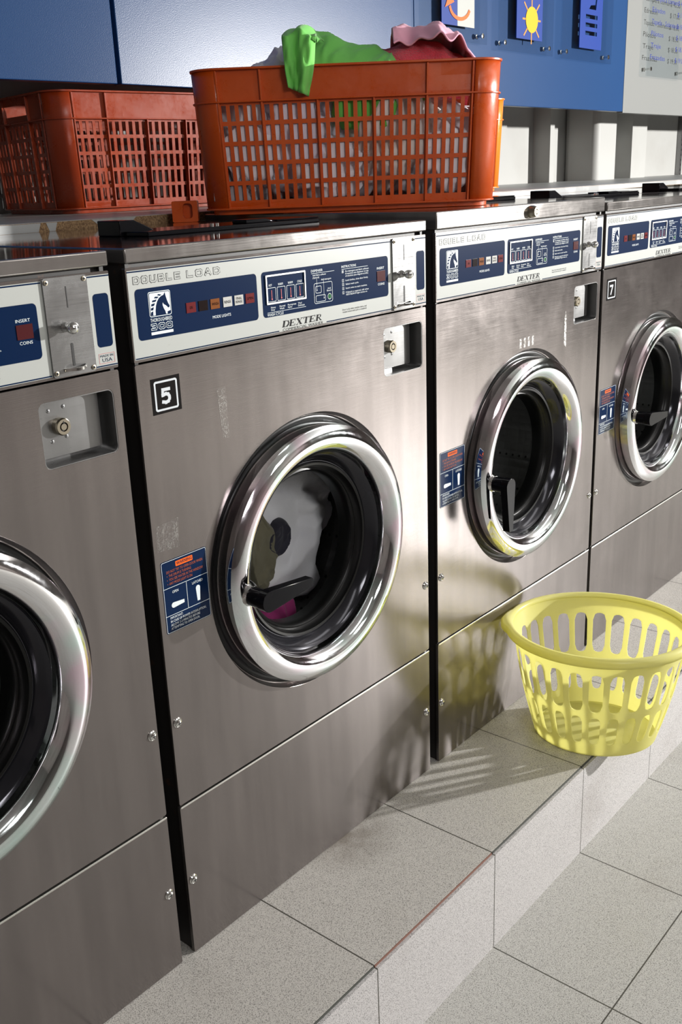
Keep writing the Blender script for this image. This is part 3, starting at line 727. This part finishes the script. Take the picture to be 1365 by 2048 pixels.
# machine 6: deeper lid with a lock
l6 = child(w6, 'lid'); me = l6.data.copy(); l6.data = me
for v in me.vertices:
    if v.co.z > 1.115: v.co.z += .012
dc6 = child(w6, 'dispenser_cover'); dc6.location.z += .012; dc6.data = dc6.data.copy()
for v in dc6.data.vertices: v.co.z = min(v.co.z, ZL1 + .0095)
bm = bmesh.new(); lathe(bm, [(.0125, 0), (.0122, -.006), (.0095, -.014), (.0055, -.014), (.0052, -.012), (.0042, -.012), (.0038, -.014), (0, -.014)], 28, (.3345, -.003, 1.1165), mis=[0, 0, 0, 0, 1, 0, 0])
finish('lid_lock', bm, [BRASS, SLOTBLK], w6, smooth=30)

# ------------------------------------------------------------------ grid cells with rounded slots (crates, basket)
def cell(bm, u0, u1, v0, v1, hole, fn, nu=3, nv=6, arc=4, mi=0):
    """rectangle u0..u1,v0..v1 with a rounded hole (a0,a1,b0,b1,r); fn maps (u,v)->xyz"""
    a0, a1, b0, b1, r = hole
    fine = rrect(a0, a1, b0, b1, r, 8)
    n = len(fine)
    ln = [0.0]
    for i in range(n): ln.append(ln[-1] + math.dist(fine[i], fine[(i + 1) % n]))
    def at(s):
        s %= ln[-1]
        for i in range(n):
            if ln[i + 1] >= s:
                t = (s - ln[i]) / max(1e-12, ln[i + 1] - ln[i]); p, q = fine[i], fine[(i + 1) % n]
                return (p[0] + (q[0] - p[0]) * t, p[1] + (q[1] - p[1]) * t)
        return fine[0]
    mids = [ln[4 + 9 * k] for k in range(4)]        # arc mid of BR, TR, TL, BL corners
    corners = [(u1, v0), (u1, v1), (u0, v1), (u0, v0)]
    outer, inner = [], []
    for k in range(4):
        m = nv if k in (0, 2) else nu
        s0 = mids[k]; s1 = mids[(k + 1) % 4] + (ln[-1] if k == 3 else 0)
        c0, c1 = corners[k], corners[(k + 1) % 4]
        for i in range(m):
            t = i / m; outer.append((c0[0] + (c1[0] - c0[0]) * t, c0[1] + (c1[1] - c0[1]) * t)); 
            ts = t if k in (0, 2) else t
            inner.append(at(s0 + (s1 - s0) * ts))
    O = [bm.verts.new(fn(*p)) for p in outer]; I = [bm.verts.new(fn(*p)) for p in inner]
    N_ = len(O)
    for i in range(N_):
        j = (i + 1) % N_
        bm.faces.new((O[i], O[j], I[j], I[i])).material_index = mi
def quad(bm, u0, u1, v0, v1, fn, nu=3, nv=1):
    for i in range(nu):
        for j in range(nv):
            a, b = u0 + (u1 - u0) * i / nu, u0 + (u1 - u0) * (i + 1) / nu; c, d = v0 + (v1 - v0) * j / nv, v0 + (v1 - v0) * (j + 1) / nv
            bm.faces.new([bm.verts.new(fn(*p)) for p in ((a, c), (b, c), (b, d), (a, d))])

# ------------------------------------------------------------------ orange crates
CL, CW, CH = .612, .405, .270
def make_crate(m):
    root = empty('laundry_crate')
    hx, hy, cr = CL / 2, CW / 2, .056
    tp = lambda z: .955 + .045 * z / CH
    def T(p): k = tp(p[2]); return (p[0] * k, p[1] * k, p[2])
    ribs_l = [-.251, -.166, -.0565, .054, .158, .246]
    zb0, zb1 = .023, .208       # slot field
    def side(name, half, depth, ribs, counts, ribtop, sgn, rotate, handle=False):
        # local: u along the side, v up, side plane at distance depth
        def fn(u, v):
            p = (u * sgn, -depth * sgn, v) if not rotate else (depth * sgn, u * sgn, v)
            return T(p)
        bm = bmesh.new()
        rows = 5; rh = (zb1 - zb0) / rows
        for k in range(len(ribs) - 1):
            nsl = counts[k]; w_ = (ribs[k + 1] - ribs[k]) / nsl
            for i in range(nsl):
                for j in range(rows):
                    a, b = ribs[k] + i * w_, ribs[k] + (i + 1) * w_; c_, d_ = zb0 + j * rh, zb0 + (j + 1) * rh
                    cell(bm, a, b, c_, d_, (a + w_ * .195, b - w_ * .195, c_ + .0035, d_ - .0035, .0016), fn, 1, 1)
        quad(bm, ribs[0], ribs[-1], 0.0105, zb0, fn, 4); quad(bm, ribs[0], ribs[-1], zb1, .216, fn, 4)
        if handle:
            quad(bm, ribs[0], -.065, .216, CH, fn, 2); quad(bm, .065, ribs[-1], .216, CH, fn, 2)
            quad(bm, -.065, .065, .216, .226, fn, 2); quad(bm, -.065, .065, .250, CH, fn, 2)
        else: quad(bm, ribs[0], ribs[-1], .216, CH, fn, 4)
        quad(bm, -(half - cr), ribs[0], .0105, CH, fn, 1); quad(bm, ribs[-1], half - cr, .0105, CH, fn, 1)
        bmesh.ops.remove_doubles(bm, verts=bm.verts, dist=1e-5)
        sd = finish(name, bm, m, root, smooth=0, solid=.003)
        for k, rx in enumerate(ribs):
            bm = bmesh.new(); zt = CH - .004 if k in ribtop else .212
            out = .008
            for a, b, z0_, z1_ in ((rx - .0018, rx + .0018, .0125, zt),):
                vs = []
                for z in (z0_, z1_):
                    for uu, dd in ((a, 0), (b, 0), (b, out), (a, out)):
                        p = (uu * sgn, -(depth + dd) * sgn, z) if not rotate else ((depth + dd) * sgn, uu * sgn, z)
                        vs.append(bm.verts.new(T(p)))
                for q in ((0, 1, 2, 3), (4, 7, 6, 5), (0, 4, 5, 1), (1, 5, 6, 2), (2, 6, 7, 3), (3, 7, 4, 0)): bm.faces.new([vs[i] for i in q])
            finish('rib', bm, m, sd, smooth=0, bevel=.0006)
    side('long_side', hx, hy - .009, ribs_l, (5, 6, 6, 6, 5), (0, 1, 4, 5), 1, False); side('long_side', hx, hy - .009, ribs_l, (5, 6, 6, 6, 5), (0, 1, 4, 5), -1, False)
    rs = [-.145, -.068, .068, .145]
    side('short_side', hy, hx - .009, rs, (4, 7, 4), (0, 1, 2, 3), 1, True, True); side('short_side', hy, hx - .009, rs, (4, 7, 4), (0, 1, 2, 3), -1, True, True)
    # rounded corner posts
    for sx, sy in ((1, 1), (1, -1), (-1, 1), (-1, -1)):
        bm = bmesh.new(); prev = None
        for i in range(11):
            a = PI / 2 * i / 10; rr = cr - .004
            cx, cy = hx - cr, hy - cr
            col = [bm.verts.new(T((sx * (cx + rr * math.cos(a)), sy * (cy + rr * math.sin(a)), z))) for z in (.0105, .206, .210, .214, CH)]
            if prev:
                for j in range(4): bm.faces.new((prev[j], col[j], col[j + 1], prev[j + 1]))
            prev = col
        finish('corner_post', bm, m, root, smooth=60, solid=.003)
    # rims: top lip, band flange, bottom flange
    def ring(name, z0, z1, out, inn, off=0):
        bm = bmesh.new()
        def path(d):
            pts = []
            r = cr + d
            for cx, cy, a0 in ((hx - cr, hy - cr, 0), (-hx + cr, hy - cr, 90), (-hx + cr, -hy + cr, 180), (hx - cr, -hy + cr, 270)):
                for i in range(9):
                    a = math.radians(a0 + 90 * i / 8); pts.append((cx + r * math.cos(a), cy + r * math.sin(a)))
            return pts
        loops = [(path(inn), z0), (path(out), z0), (path(out), z1), (path(inn), z1)]
        R_ = [[bm.verts.new(T((p[0], p[1], z))) for p in lp] for lp, z in loops]; n = len(R_[0])
        for k in range(4):
            A, B = R_[k], R_[(k + 1) % 4]
            for i in range(n): bm.faces.new((A[i], A[(i + 1) % n], B[(i + 1) % n], B[i]))
        finish(name, bm, m, root, smooth=40, bevel=.0008)
    ring('top_rim', CH - .003, CH + .001, .001, -.011); ring('flange', .2085, .2115, .002, -.012); ring('bottom_flange', .0095, .0130, .001, -.013); ring('foot_rim', .0, .0100, -.014, -.020)
    bm = bmesh.new()
    fn = lambda u, v: (u, v, .011)
    nx, ny = 14, 9; ax, ay = (hx - .03) * .95, (hy - .03) * .95
    for i in range(nx):
        for j in range(ny):
            a, b = -ax + 2 * ax * i / nx, -ax + 2 * ax * (i + 1) / nx; c_, d_ = -ay + 2 * ay * j / ny, -ay + 2 * ay * (j + 1) / ny
            cell(bm, a, b, c_, d_, (a + .006, b - .006, c_ + .006, d_ - .006, .003), fn, 1, 1)
    bmesh.ops.remove_doubles(bm, verts=bm.verts, dist=1e-5)
    finish('crate_floor', bm, m, root, smooth=0, solid=.003)
    return root
cr2 = make_crate(CRATE)
A_ = Vector((.968, .018)); dvec = Vector((.586 - .968, .483 - .018)).normalized(); nvec = Vector((-dvec.y, dvec.x)) * -1
if nvec.x < 0: nvec = -nvec
def place_crate(o, corner, dirv, nv, z):
    c = Vector(corner) + Vector(dirv) * (CL / 2) + Vector(nv) * (CW / 2)
    o.location = (c.x, c.y, z); o.rotation_euler = (0, 0, math.atan2(-dirv[1], -dirv[0]))
place_crate(cr2, A_, dvec, nvec, ZL1 + .012 + .0005)
tag(cr2, 'orange slotted crate heaped with laundry standing across the machine lids', 'crate')
cr1 = copy_tree(cr2); cr3 = copy_tree(cr2)
a1 = math.radians(-9); d1 = Vector((-math.cos(a1), -math.sin(a1)))
cr1.location = (.61 + .306 * math.cos(a1) + .2 * math.sin(-a1), .985 + .306 * math.sin(a1) + .2 * math.cos(a1), 1.1382); cr1.rotation_euler = (0, 0, a1)
tag(cr1, 'empty orange slotted crate at the far left standing on the shelf board', 'crate')
a3 = math.radians(-14)
cr3.location = (2.07 - .306 * math.cos(a3) + .2 * math.sin(-a3), .66 - .306 * math.sin(a3) + .2 * math.cos(a3), 1.1382); cr3.rotation_euler = (0, 0, a3)
tag(cr3, 'bright orange crate almost hidden behind the laundry filled crate, only its right end showing', 'crate')
for o in ALLOBJ():
    if o.type != 'MESH': continue
    p = o.parent
    while p and p not in (cr1, cr3): p = p.parent
    if p:
        for sl in o.material_slots: sl.link = 'OBJECT'; sl.material = CRATE1 if p == cr1 else CRATE3
# small orange clip on the lid
t = empty('plastic_block', (.622, .572, 1.1207), math.radians(-48)); tag(t, 'small orange plastic foot block with a rounded hollow left of the laundry filled crate', 'plastic block')
bm = bmesh.new(); plate(bm, rrect(-.0265, .0265, .0, .042, .003, 3), [rrect(-.004, .0155, .007, .037, .007, 4)], -.015, .015); finish('body', bm, CRATE, t, smooth=30, bevel=.0012)
bm = bmesh.new(); box(bm, -.006, .017, -.002, .0145, .005, .039); finish('hollow_back', bm, CRATE, t, smooth=0)

# ------------------------------------------------------------------ laundry
def crumple(p, s, seed):
    q = Vector(p) * s + Vector((seed * 3.1, seed * 1.7, seed * 5.3))
    q += noise.noise_vector(q * .7) * .9
    a = 1 - abs(noise.noise(q)) * 2; b = 1 - abs(noise.noise(q * 2.1 + Vector((7, 3, 1)))) * 2
    return .65 * a + .35 * b
def blob(name, m, c, rad, seed, amp=.03, s=14, clampbox=None, sub=5, rz=0.0, parent=None, loc=None):
    bm = bmesh.new(); bmesh.ops.create_icosphere(bm, subdivisions=sub, radius=1)
    cr_, sr_ = math.cos(rz), math.sin(rz)
    for v in bm.verts:
        n = v.co.normalized(); p = Vector((n.x * rad[0], n.y * rad[1], n.z * rad[2]))
        p += n * (crumple(p, s, seed) - .4) * amp
        p = Vector((p.x * cr_ - p.y * sr_, p.x * sr_ + p.y * cr_, p.z)) + Vector(c)
        if clampbox:
            ylo = -.1900 * (.955 + .045 * max(0, min(.27, p.z)) / .27)
            clampbox = (clampbox[0], (ylo, clampbox[1][1]), clampbox[2])
            for k in range(3):
                lo, hi = clampbox[k]
                if p[k] < lo: p[k] = lo + .0045 * (1 - math.exp((p[k] - lo) / .03)) * (.2 + .6 * crumple(p, s * 1.1, seed + 3))
                if p[k] > hi: p[k] = hi - .008 * (1 - math.exp((hi - p[k]) / .03)) * (.5 + .5 * crumple(p, s * 1.6, seed + 3))
        v.co = p
    if loc is not None:
        for v in bm.verts: pass
    return finish(name, bm, m, parent, smooth=180)
def place_in(o, frame):
    """express a mesh built in a crate's local frame as a standing object of its own"""
    o.location = frame.location; o.rotation_euler = frame.rotation_euler
IN = ((-.272, .272), (-.178, .172), (.016, .262))
GL = 'laundry seen through the slots of the heaped crate'
items = [('white_garment', WHITECL, (-.20, -.09, .13), (.10, .10, .12), 1, 'white crumpled garment behind the leftmost slots of the heaped crate'),
         ('lilac_garment', LILAC, (-.10, -.10, .15), (.085, .09, .11), 2, 'pale lilac crumpled garment pressed against the slots left of centre in the heaped crate'),
         ('white_sheet', WHITECL, (-.03, -.10, .08), (.10, .09, .07), 3, 'white crumpled cloth low behind the centre slots, under the green shirt'),
         ('cream_garment', CREAM, (.10, -.10, .14), (.10, .09, .11), 4, 'cream crumpled garment right of the green shirt behind the slots'),
         ('grey_garment', GREYCL, (-.24, -.11, .04), (.07, .08, .045), 5, 'grey cloth in the lower left corner of the heaped crate'),
         ('white_pillowcase', WHITECL, (.20, -.09, .10), (.09, .10, .09), 6, 'white crumpled cloth behind the lower right slots of the heaped crate'),
         ('grey_sock', GREYCL, (.13, -.12, .06), (.05, .05, .05), 7, 'small dark grey cloth among whites right of the crate centre'),
         ('white_bundle', WHITECL, (.0, .08, .12), (.25, .09, .12), 8, 'white laundry filling the back half of the heaped crate')]
for nme, m, c, r, sd, lab in items:
    o = blob(nme, m, c, r, sd, .035, 17, IN); place_in(o, cr2); tag(o, lab, 'laundry', GL)

def heap(name, m, u0, u1, d0, d1, crest, seed, fold=.010, s=20, base=.20, nu=90, nd=50, hem=None, skew=0.0, ridge=None):
    """mound of cloth over the crate: crest(u 0..1) gives top height above the crate rim"""
    bm = bmesh.new(); rows = []
    for j in range(nd + 1):
        row = []
        for i in range(nu + 1):
            a, b = i / nu, j / nd
            u = u0 + (u1 - u0) * a; d = d0 + (d1 - d0) * b
            prof = max(0.0, math.sin(PI * min(1, max(0, b)))) ** .55
            h = CH + crest(a) * prof - (1 - prof) * .05
            f = crumple((u * (1 if not ridge else ridge[0]), d * (1 if not ridge else ridge[1]), 0), s, seed)
            h += (f - .45) * fold * (.3 + prof) * min(1, crest(a) / .03 + .15)
            u += .006 * noise.noise(Vector((u * 30, d * 30, seed))); d += .006 * noise.noise(Vector((u * 30, d * 30, seed + 5)))
            if a < .04 or a > .96: h -= .02
            row.append(bm.verts.new((u, d, h)))
        rows.append(row)
    for j in range(nd):
        for i in range(nu): bm.faces.new((rows[j][i], rows[j][i + 1], rows[j + 1][i + 1], rows[j + 1][i]))
    return bm
def curve(pts):
    def f(a):
        for (x0, y0), (x1, y1) in zip(pts, pts[1:]):
            if a <= x1:
                t = (a - x0) / (x1 - x0); t = t * t * (3 - 2 * t); return y0 + (y1 - y0) * t
        return pts[-1][1]
    return f
PX = lambda px: -CL / 2 + (px - 385) / 643 * CL            # crate-face coordinate of an image column
# white garment at the left
bm = heap('w', WHITECL, PX(482), PX(640), -.155, .10, curve([(0, .004), (.3, .022), (.55, .046), (.8, .052), (1, .05)]), 11, .014, 22)
o = finish('white_shirt', bm, WHITECL, smooth=180, solid=.002); place_in(o, cr2); tag(o, 'white shirt heaped over the left end of the orange crate', 'laundry')
# red towel
bm = heap('r', REDTOWEL, PX(735), PX(990), -.150, .13, curve([(0, .01), (.2, .042), (.4, .055), (.65, .045), (.85, .022), (1, .002)]), 14, .010, 12)
o = finish('red_towel', bm, REDTOWEL, smooth=180, solid=.004); place_in(o, cr2); tag(o, 'red terry towel heaped at the right end of the orange crate', 'towel')
# pink cloth with hem on top of it
def pinkcloth():
    bm = bmesh.new(); rows = []
    nu, nd = 90, 34
    for j in range(nd + 1):
        row = []
        for i in range(nu + 1):
            a, b = i / nu, j / nd
            u = PX(808) + (PX(994) - PX(808)) * a; d = -.125 + .19 * b + .02 * math.sin(a * 9)
            top = curve([(0, .070), (.12, .078), (.35, .070), (.5, .076), (.62, .066), (.72, .060), (.85, .030), (1, .002)])(a)
            front = curve([(0, .040), (.3, .044), (.5, .052), (.6, .040), (.72, .053), (.85, .022), (1, -.002)])(a)
            k = min(1, b / .28); k = k * k * (3 - 2 * k)
            h = CH + front + (top - front) * k - max(0, b - .6) * .10
            h += .010 * math.sin(a * 26 + b * 3) * (1 - k) * .5 + (crumple((u, d, 0), 16, 31) - .45) * .012 * k
            row.append(bm.verts.new((u, d, h)))
        rows.append(row)
    for j in range(nd):
        for i in range(nu): bm.faces.new((rows[j][i], rows[j][i + 1], rows[j + 1][i + 1], rows[j + 1][i]))
    return bm
o = finish('pink_cloth', pinkcloth(), PINKCL, smooth=180, solid=.0035); place_in(o, cr2); tag(o, 'pink cloth with stitched hem lying over the red towel', 'laundry')
# green shirt: mound on top, sleeve hanging over the rim, body pressed behind the slots
def greenshirt():
    bm = heap('g', GREENCL, PX(590), PX(872), -.180, .09, curve([(0, .060), (.10, .080), (.28, .068), (.45, .048), (.62, .040), (.8, .026), (.93, .010), (1, .0)]), 22, .015, 13, ridge=(1, .5))
    nu, nv = 30, 46; rows = []
    for j in range(nv + 1):
        b = j / nv; row = []
        for i in range(nu + 1):
            a = i / nu
            # path: from mound top over the rim then down the outside
            if b < .35: t = b / .35; d = -.135 - .075 * t; z = CH + .074 - .020 * t - .05 * t * t * 0
            else: t = (b - .35) / .65; d = -.210 - .008 * math.sin(PI * min(1, t * 1.2)); z = CH + .054 - .100 * t
            ul = PX(582) + (PX(590) - PX(582)) * max(0, (b - .4)) * 1.6; ur = PX(664) - (PX(664) - PX(632)) * b
            if b < .35: z = CH + .076 - .016 * (b / .35) ** 2 - .020 * abs(a - .45) ** 1.5 * 3
            u = ul + (ur - ul) * a
            z -= .016 * (a - .4) * max(0, b - .5) * 2
            z -= .010 * max(0, (.5 - a)) * (b > .5) * -1 * 0
            d -= .006 * math.sin(a * 9 + b * 2) * min(1, b * 2) - .004
            if a > .8 and b > .35: d += (a - .8) * .05
            k_ = min(1, b * 3); d += k_ * (.0034 * math.sin(a * 17 + 2.2 * math.sin(b * 4)) + 0.0012 * math.sin((a + b * .8) * 27)) - .003
            u += .0015 * math.sin(b * 11) * (1 if a > .5 else -.4)
            if b > .93: d -= .0022 * math.sin((b - .93) / .07 * PI)
            if b < .4: z += .004 * math.sin(a * 11 + b * 7) * (1 - b)
            row.append(bm.verts.new((u, d, z)))
        rows.append(row)
    for j in range(nv):
        for i in range(nu): bm.faces.new((rows[j][i], rows[j][i + 1], rows[j + 1][i + 1], rows[j + 1][i]))
    # inside part
    n0 = len(bm.verts)
    b2 = bmesh.new(); bmesh.ops.create_icosphere(b2, subdivisions=4, radius=1)
    me = bpy.data.meshes.new('tmp')
    for v in b2.verts:
        n = v.co.normalized(); p = Vector((n.x * .062, n.y * .035, n.z * .050)); p += n * (crumple(p, 20, 9) - .4) * .02
        p += Vector((PX(745), -.165, .200)); p.y = max(p.y, -.182 + .004 * math.sin(p.x * 160)); v.co = p
    b2.to_mesh(me); b2.free(); bm.from_mesh(me); bpy.data.meshes.remove(me)
    return bm
o = finish('green_shirt', greenshirt(), GREENCL, smooth=180, solid=.0022, normals=False); place_in(o, cr2); tag(o, 'green t-shirt draped over the front rim of the orange crate', 'shirt')

# laundry in machine 5
DI = None
def indrum(nme, m, c, r, sd, lab, amp=.03, s=13, y0=.122):
    o = blob(nme, m, c, r, sd, amp, s)
    for v in o.data.vertices:        # keep clear of the glass bowl
        p = v.co; rr = math.hypot(p.x - CX, p.z - CZ)
        if rr < .130 and p.y < y0: p.y = y0 + .006 * crumple(p, 25, sd)
        if rr >= .130 and p.y < .085: p.y = .085
        if rr > .222: p.x = CX + (p.x - CX) * .222 / rr; p.z = CZ + (p.z - CZ) * .222 / rr
    o.location = (X5, 0, 0); tag(o, lab, 'laundry', 'laundry inside the number 5 machine')
indrum('white_sheet', WHITECL, (.440, .23, .575), (.150, .11, .165), 41, 'white sheet behind the glass of the number 5 machine', .045, 9, .140)
indrum('olive_trousers', OLIVE, (.340, .150, .570), (.030, .040, .085), 42, 'olive trousers at the left behind the glass of the number 5 machine', .02)
indrum('navy_sock', NAVYCL, (.392, .142, .582), (.030, .030, .030), 43, 'dark navy cloth beside the olive trousers behind the glass', .018)
indrum('magenta_cloth', MAGENTA, (.372, .145, .440), (.036, .035, .036), 44, 'magenta cloth low behind the black door lever of the number 5 machine', .02)

# ------------------------------------------------------------------ yellow basket
def make_basket():
    root = empty('laundry_basket', (1.024, -.203, 0), math.radians(-65)); H_ = .256; OV = .88; RB, RT = .132, .185
    rad = lambda v: RB + (RT - RB) * (v / H_) + .006 * math.sin(PI * v / H_)
    n = 26; RM = .16; du = 2 * PI * RM / n
    def fn(u, v): r = rad(v); u = u / RM; return (r * math.cos(u), r * OV * math.sin(u), v)
    bm = bmesh.new()
    for i in range(n):
        a, b = i * du, (i + 1) * du
        quad(bm, a, b, .002, .032, fn, 4, 3)
        cell(bm, a, b, .032, .113, (a + du * .19, b - du * .19, .034, .106, du * .30), fn, 4, 6)
        cell(bm, a, b, .113, .220, (a + du * .15, b - du * .15, .120, .214, du * .34), fn, 4, 6)
        quad(bm, a, b, .220, H_ - .004, fn, 4, 3)
    bmesh.ops.remove_doubles(bm, verts=bm.verts, dist=1e-5)
    bw = finish('basket_wall', bm, YELLOW, root, smooth=60, solid=.0022); es = bw.modifiers.new('split', 'EDGE_SPLIT'); es.split_angle = math.radians(35)
    bm = bmesh.new(); segs = 120
    prof = [(RT - .001, H_ - .006), (RT + .001, H_), (RT + .006, H_ + .003), (RT + .012, H_ + .001), (RT + .0155, H_ - .006), (RT + .0150, H_ - .016)]
    rings = []
    for r, z in prof:
        ring = []
        for i in range(segs):
            a = 2 * PI * i / segs
            e = max(0, 1 - (min(abs(a - PI), 2 * PI - abs(a - PI)) / .26) ** 2) + max(0, 1 - (min(abs(a), 2 * PI - abs(a)) / .26) ** 2)
            k = (r - RT) / .0155
            rr = r + .011 * max(0, k) * e + (.0008 * math.sin(a * 60 * 2) * e * max(0, k))
            ring.append(bm.verts.new((rr * math.cos(a), (rr - RT) * math.sin(a) + RT * OV * math.sin(a), z)))
        rings.append(ring)
    for A, B in zip(rings, rings[1:]):
        for i in range(segs): bm.faces.new((A[i], A[(i + 1) % segs], B[(i + 1) % segs], B[i]))
    finish('basket_rim', bm, YELLOW, root, smooth=60, solid=.0022)
    bm = bmesh.new()
    R_ = lathe(bm, [(RB + .0005, .003), (RB - .006, .0015), (RB - .012, .0045), (.030, .0045), (.022, .0060), (.004, .0060)], 96, (0, 0, 0), axis='Z'); cap(bm, R_[-1])
    for v in bm.verts: v.co.y *= OV
    finish('basket_floor', bm, YELLOW, root, smooth=40, solid=.002)
    tag(root, 'yellow translucent plastic laundry basket at the edge of the tiled step', 'basket')
make_basket()

# ------------------------------------------------------------------ acrylic signs on the fascia
def standoff(parent, x, z, y0=1.0, y1=.945, y_off=0):
    bm = bmesh.new(); d = y1 - y0; lathe(bm, [(.0080, 0), (.0080, -.003), (.0045, -.004), (.0045, d + .0005), (.0085, d), (.0085, d - .005), (.0, d - .006)], 18, (x, 0, z))
    finish('standoff', bm, CHROME2, parent, smooth=40)
def sign(x0, x1, z0, z1, y, label):
    t = empty('acrylic_sign', (x0, 1.0, z0)); tag(t, label, 'sign', 'acrylic pictogram signs on the blue panel')
    bm = bmesh.new(); plate(bm, [(0, 0), (x1 - x0, 0), (x1 - x0, z1 - z0), (0, z1 - z0)], [], y, y + .005); finish('acrylic_sheet', bm, ACRYL, t, smooth=0)
    for xx in (.035, x1 - x0 - .035):
        for zz in (.025, z1 - z0 - .025): standoff(t, xx, zz, 0, y + 0.0)
    return t
def card(t, x0, x1, z0, z1, y, m, bmfn=None, name='sign_card'):
    bm = bmesh.new(); plate(bm, [(x0, z0), (x1, z0), (x1, z1), (x0, z1)], [], y - .004, y, 0)
    if bmfn: bmfn(bm, y - .0045)
    return finish(name, bm, m, t, smooth=0, normals=False)
# 1 swirl sign, 2 sun, 3 machine
s1 = sign(2.035, 2.434, 1.616, 2.016, -.022, 'acrylic sign with blue and white halves and an orange arrow above the pink cloth')
def f1x(bm, y):
    ox, oz = .115, .045
    poly(bm, [(ox + .092, oz), (ox + .195, oz), (ox + .195, oz + .33), (ox + .092, oz + .33)], y, 1)
    cx, cz = ox + .105, oz + .150
    poly(bm, circle(cx - .022, cz, .032, 24), y - .0008, 3)
    stroke(bm, circle(cx, cz, .042, 28), .004, y - .001, 4, True)
    stroke(bm, [(cx + .060 * math.cos(a), oz + .062 + .040 * math.sin(a)) for a in [math.radians(x) for x in range(195, 350, 12)]], .011, y - .0012, 2)
    poly(bm, [(cx - .088, oz + .050), (cx - .034, oz + .070), (cx - .062, oz + .096)], y - .0014, 2)
card(s1, .115, .31, .045, .375, -.022, [SIGNBLUE, SIGNWHITE, ORANGEINK, BLACKINK, SIGNBLUE], f1x)
s2 = sign(2.513, 2.904, 1.606, 2.0, -.022, 'acrylic sign with a yellow sun on a blue card')
def f2(bm, y):
    cx, cz = .218, .112
    for k in range(8):
        a = PI / 8 * 2 * k + .0; l = .078 if k % 2 == 0 else .075
        stroke(bm, [(cx + .040 * math.cos(a), cz + .040 * math.sin(a)), (cx + l * math.cos(a) * (.8 if k in (0, 4) else 1), cz + l * math.sin(a))], .006, y, 2)
    poly(bm, circle(cx, cz, .044, 32), y - .001, 1)
card(s2, .112, .298, .045, .34, -.022, [SIGNBLUE, SUNYEL, SUNOR], f2)
s3 = sign(2.971, 3.404, 1.604, 2.0, -.022, 'acrylic sign with a blue card cut with four bars, right of the sun sign')
bm = bmesh.new()
def bar(x0, x1, z0, z1): return [(x0, z0), (x1, z0), (x1, z1), (x0, z1)]
hl = [bar(.185, .285, .047 + .048 + k * .030, .047 + .063 + k * .030) for k in range(3)] + [[(.210, .190), (.270, .190), (.278, .235), (.235, .235), (.235, .228), (.264, .228), (.262, .208), (.225, .204)]]
plate(bm, [(.138, .046), (.328, .046), (.328, .222 + .04), (.138, .222 + .04)], hl, -.026, -.022)
finish('sign_card', bm, SIGNBLUE, s3, smooth=0)
# price board
pb = empty('price_board', (3.744, 1.0, 1.574)); tag(pb, 'acrylic price list with blue lettering on the pale grey panel', 'price board')
bm = bmesh.new(); plate(bm, [(0, 0), (.430, 0), (.430, .52), (0, .52)], [], -.030, -.025); finish('acrylic_sheet', bm, ACRYL, pb, smooth=0)
for xx in (.035, .40): standoff(pb, xx, .03, 0, -.030)
bm = bmesh.new()
for k, (a, b, e) in enumerate((('Frazadas', '$ 19.00', .16), ('Traje', '$ 18.50', .11), ('Pilotos', '$ 18.50', .13), ('Tapado - Sobretodo', '$ 18.60', .30), ('Edredon', '$ 17.00', .135), ('Campera comun', '$ 45.50', .27))):
    z = .070 + k * .0475
    text(bm, a, .025, .025 + e, z, .020, -.0306, 0); text(bm, b, .30, .41, z, .020, -.0306, 0)
finish('price_lettering', bm, SIGNTXT, pb, smooth=0, normals=False)
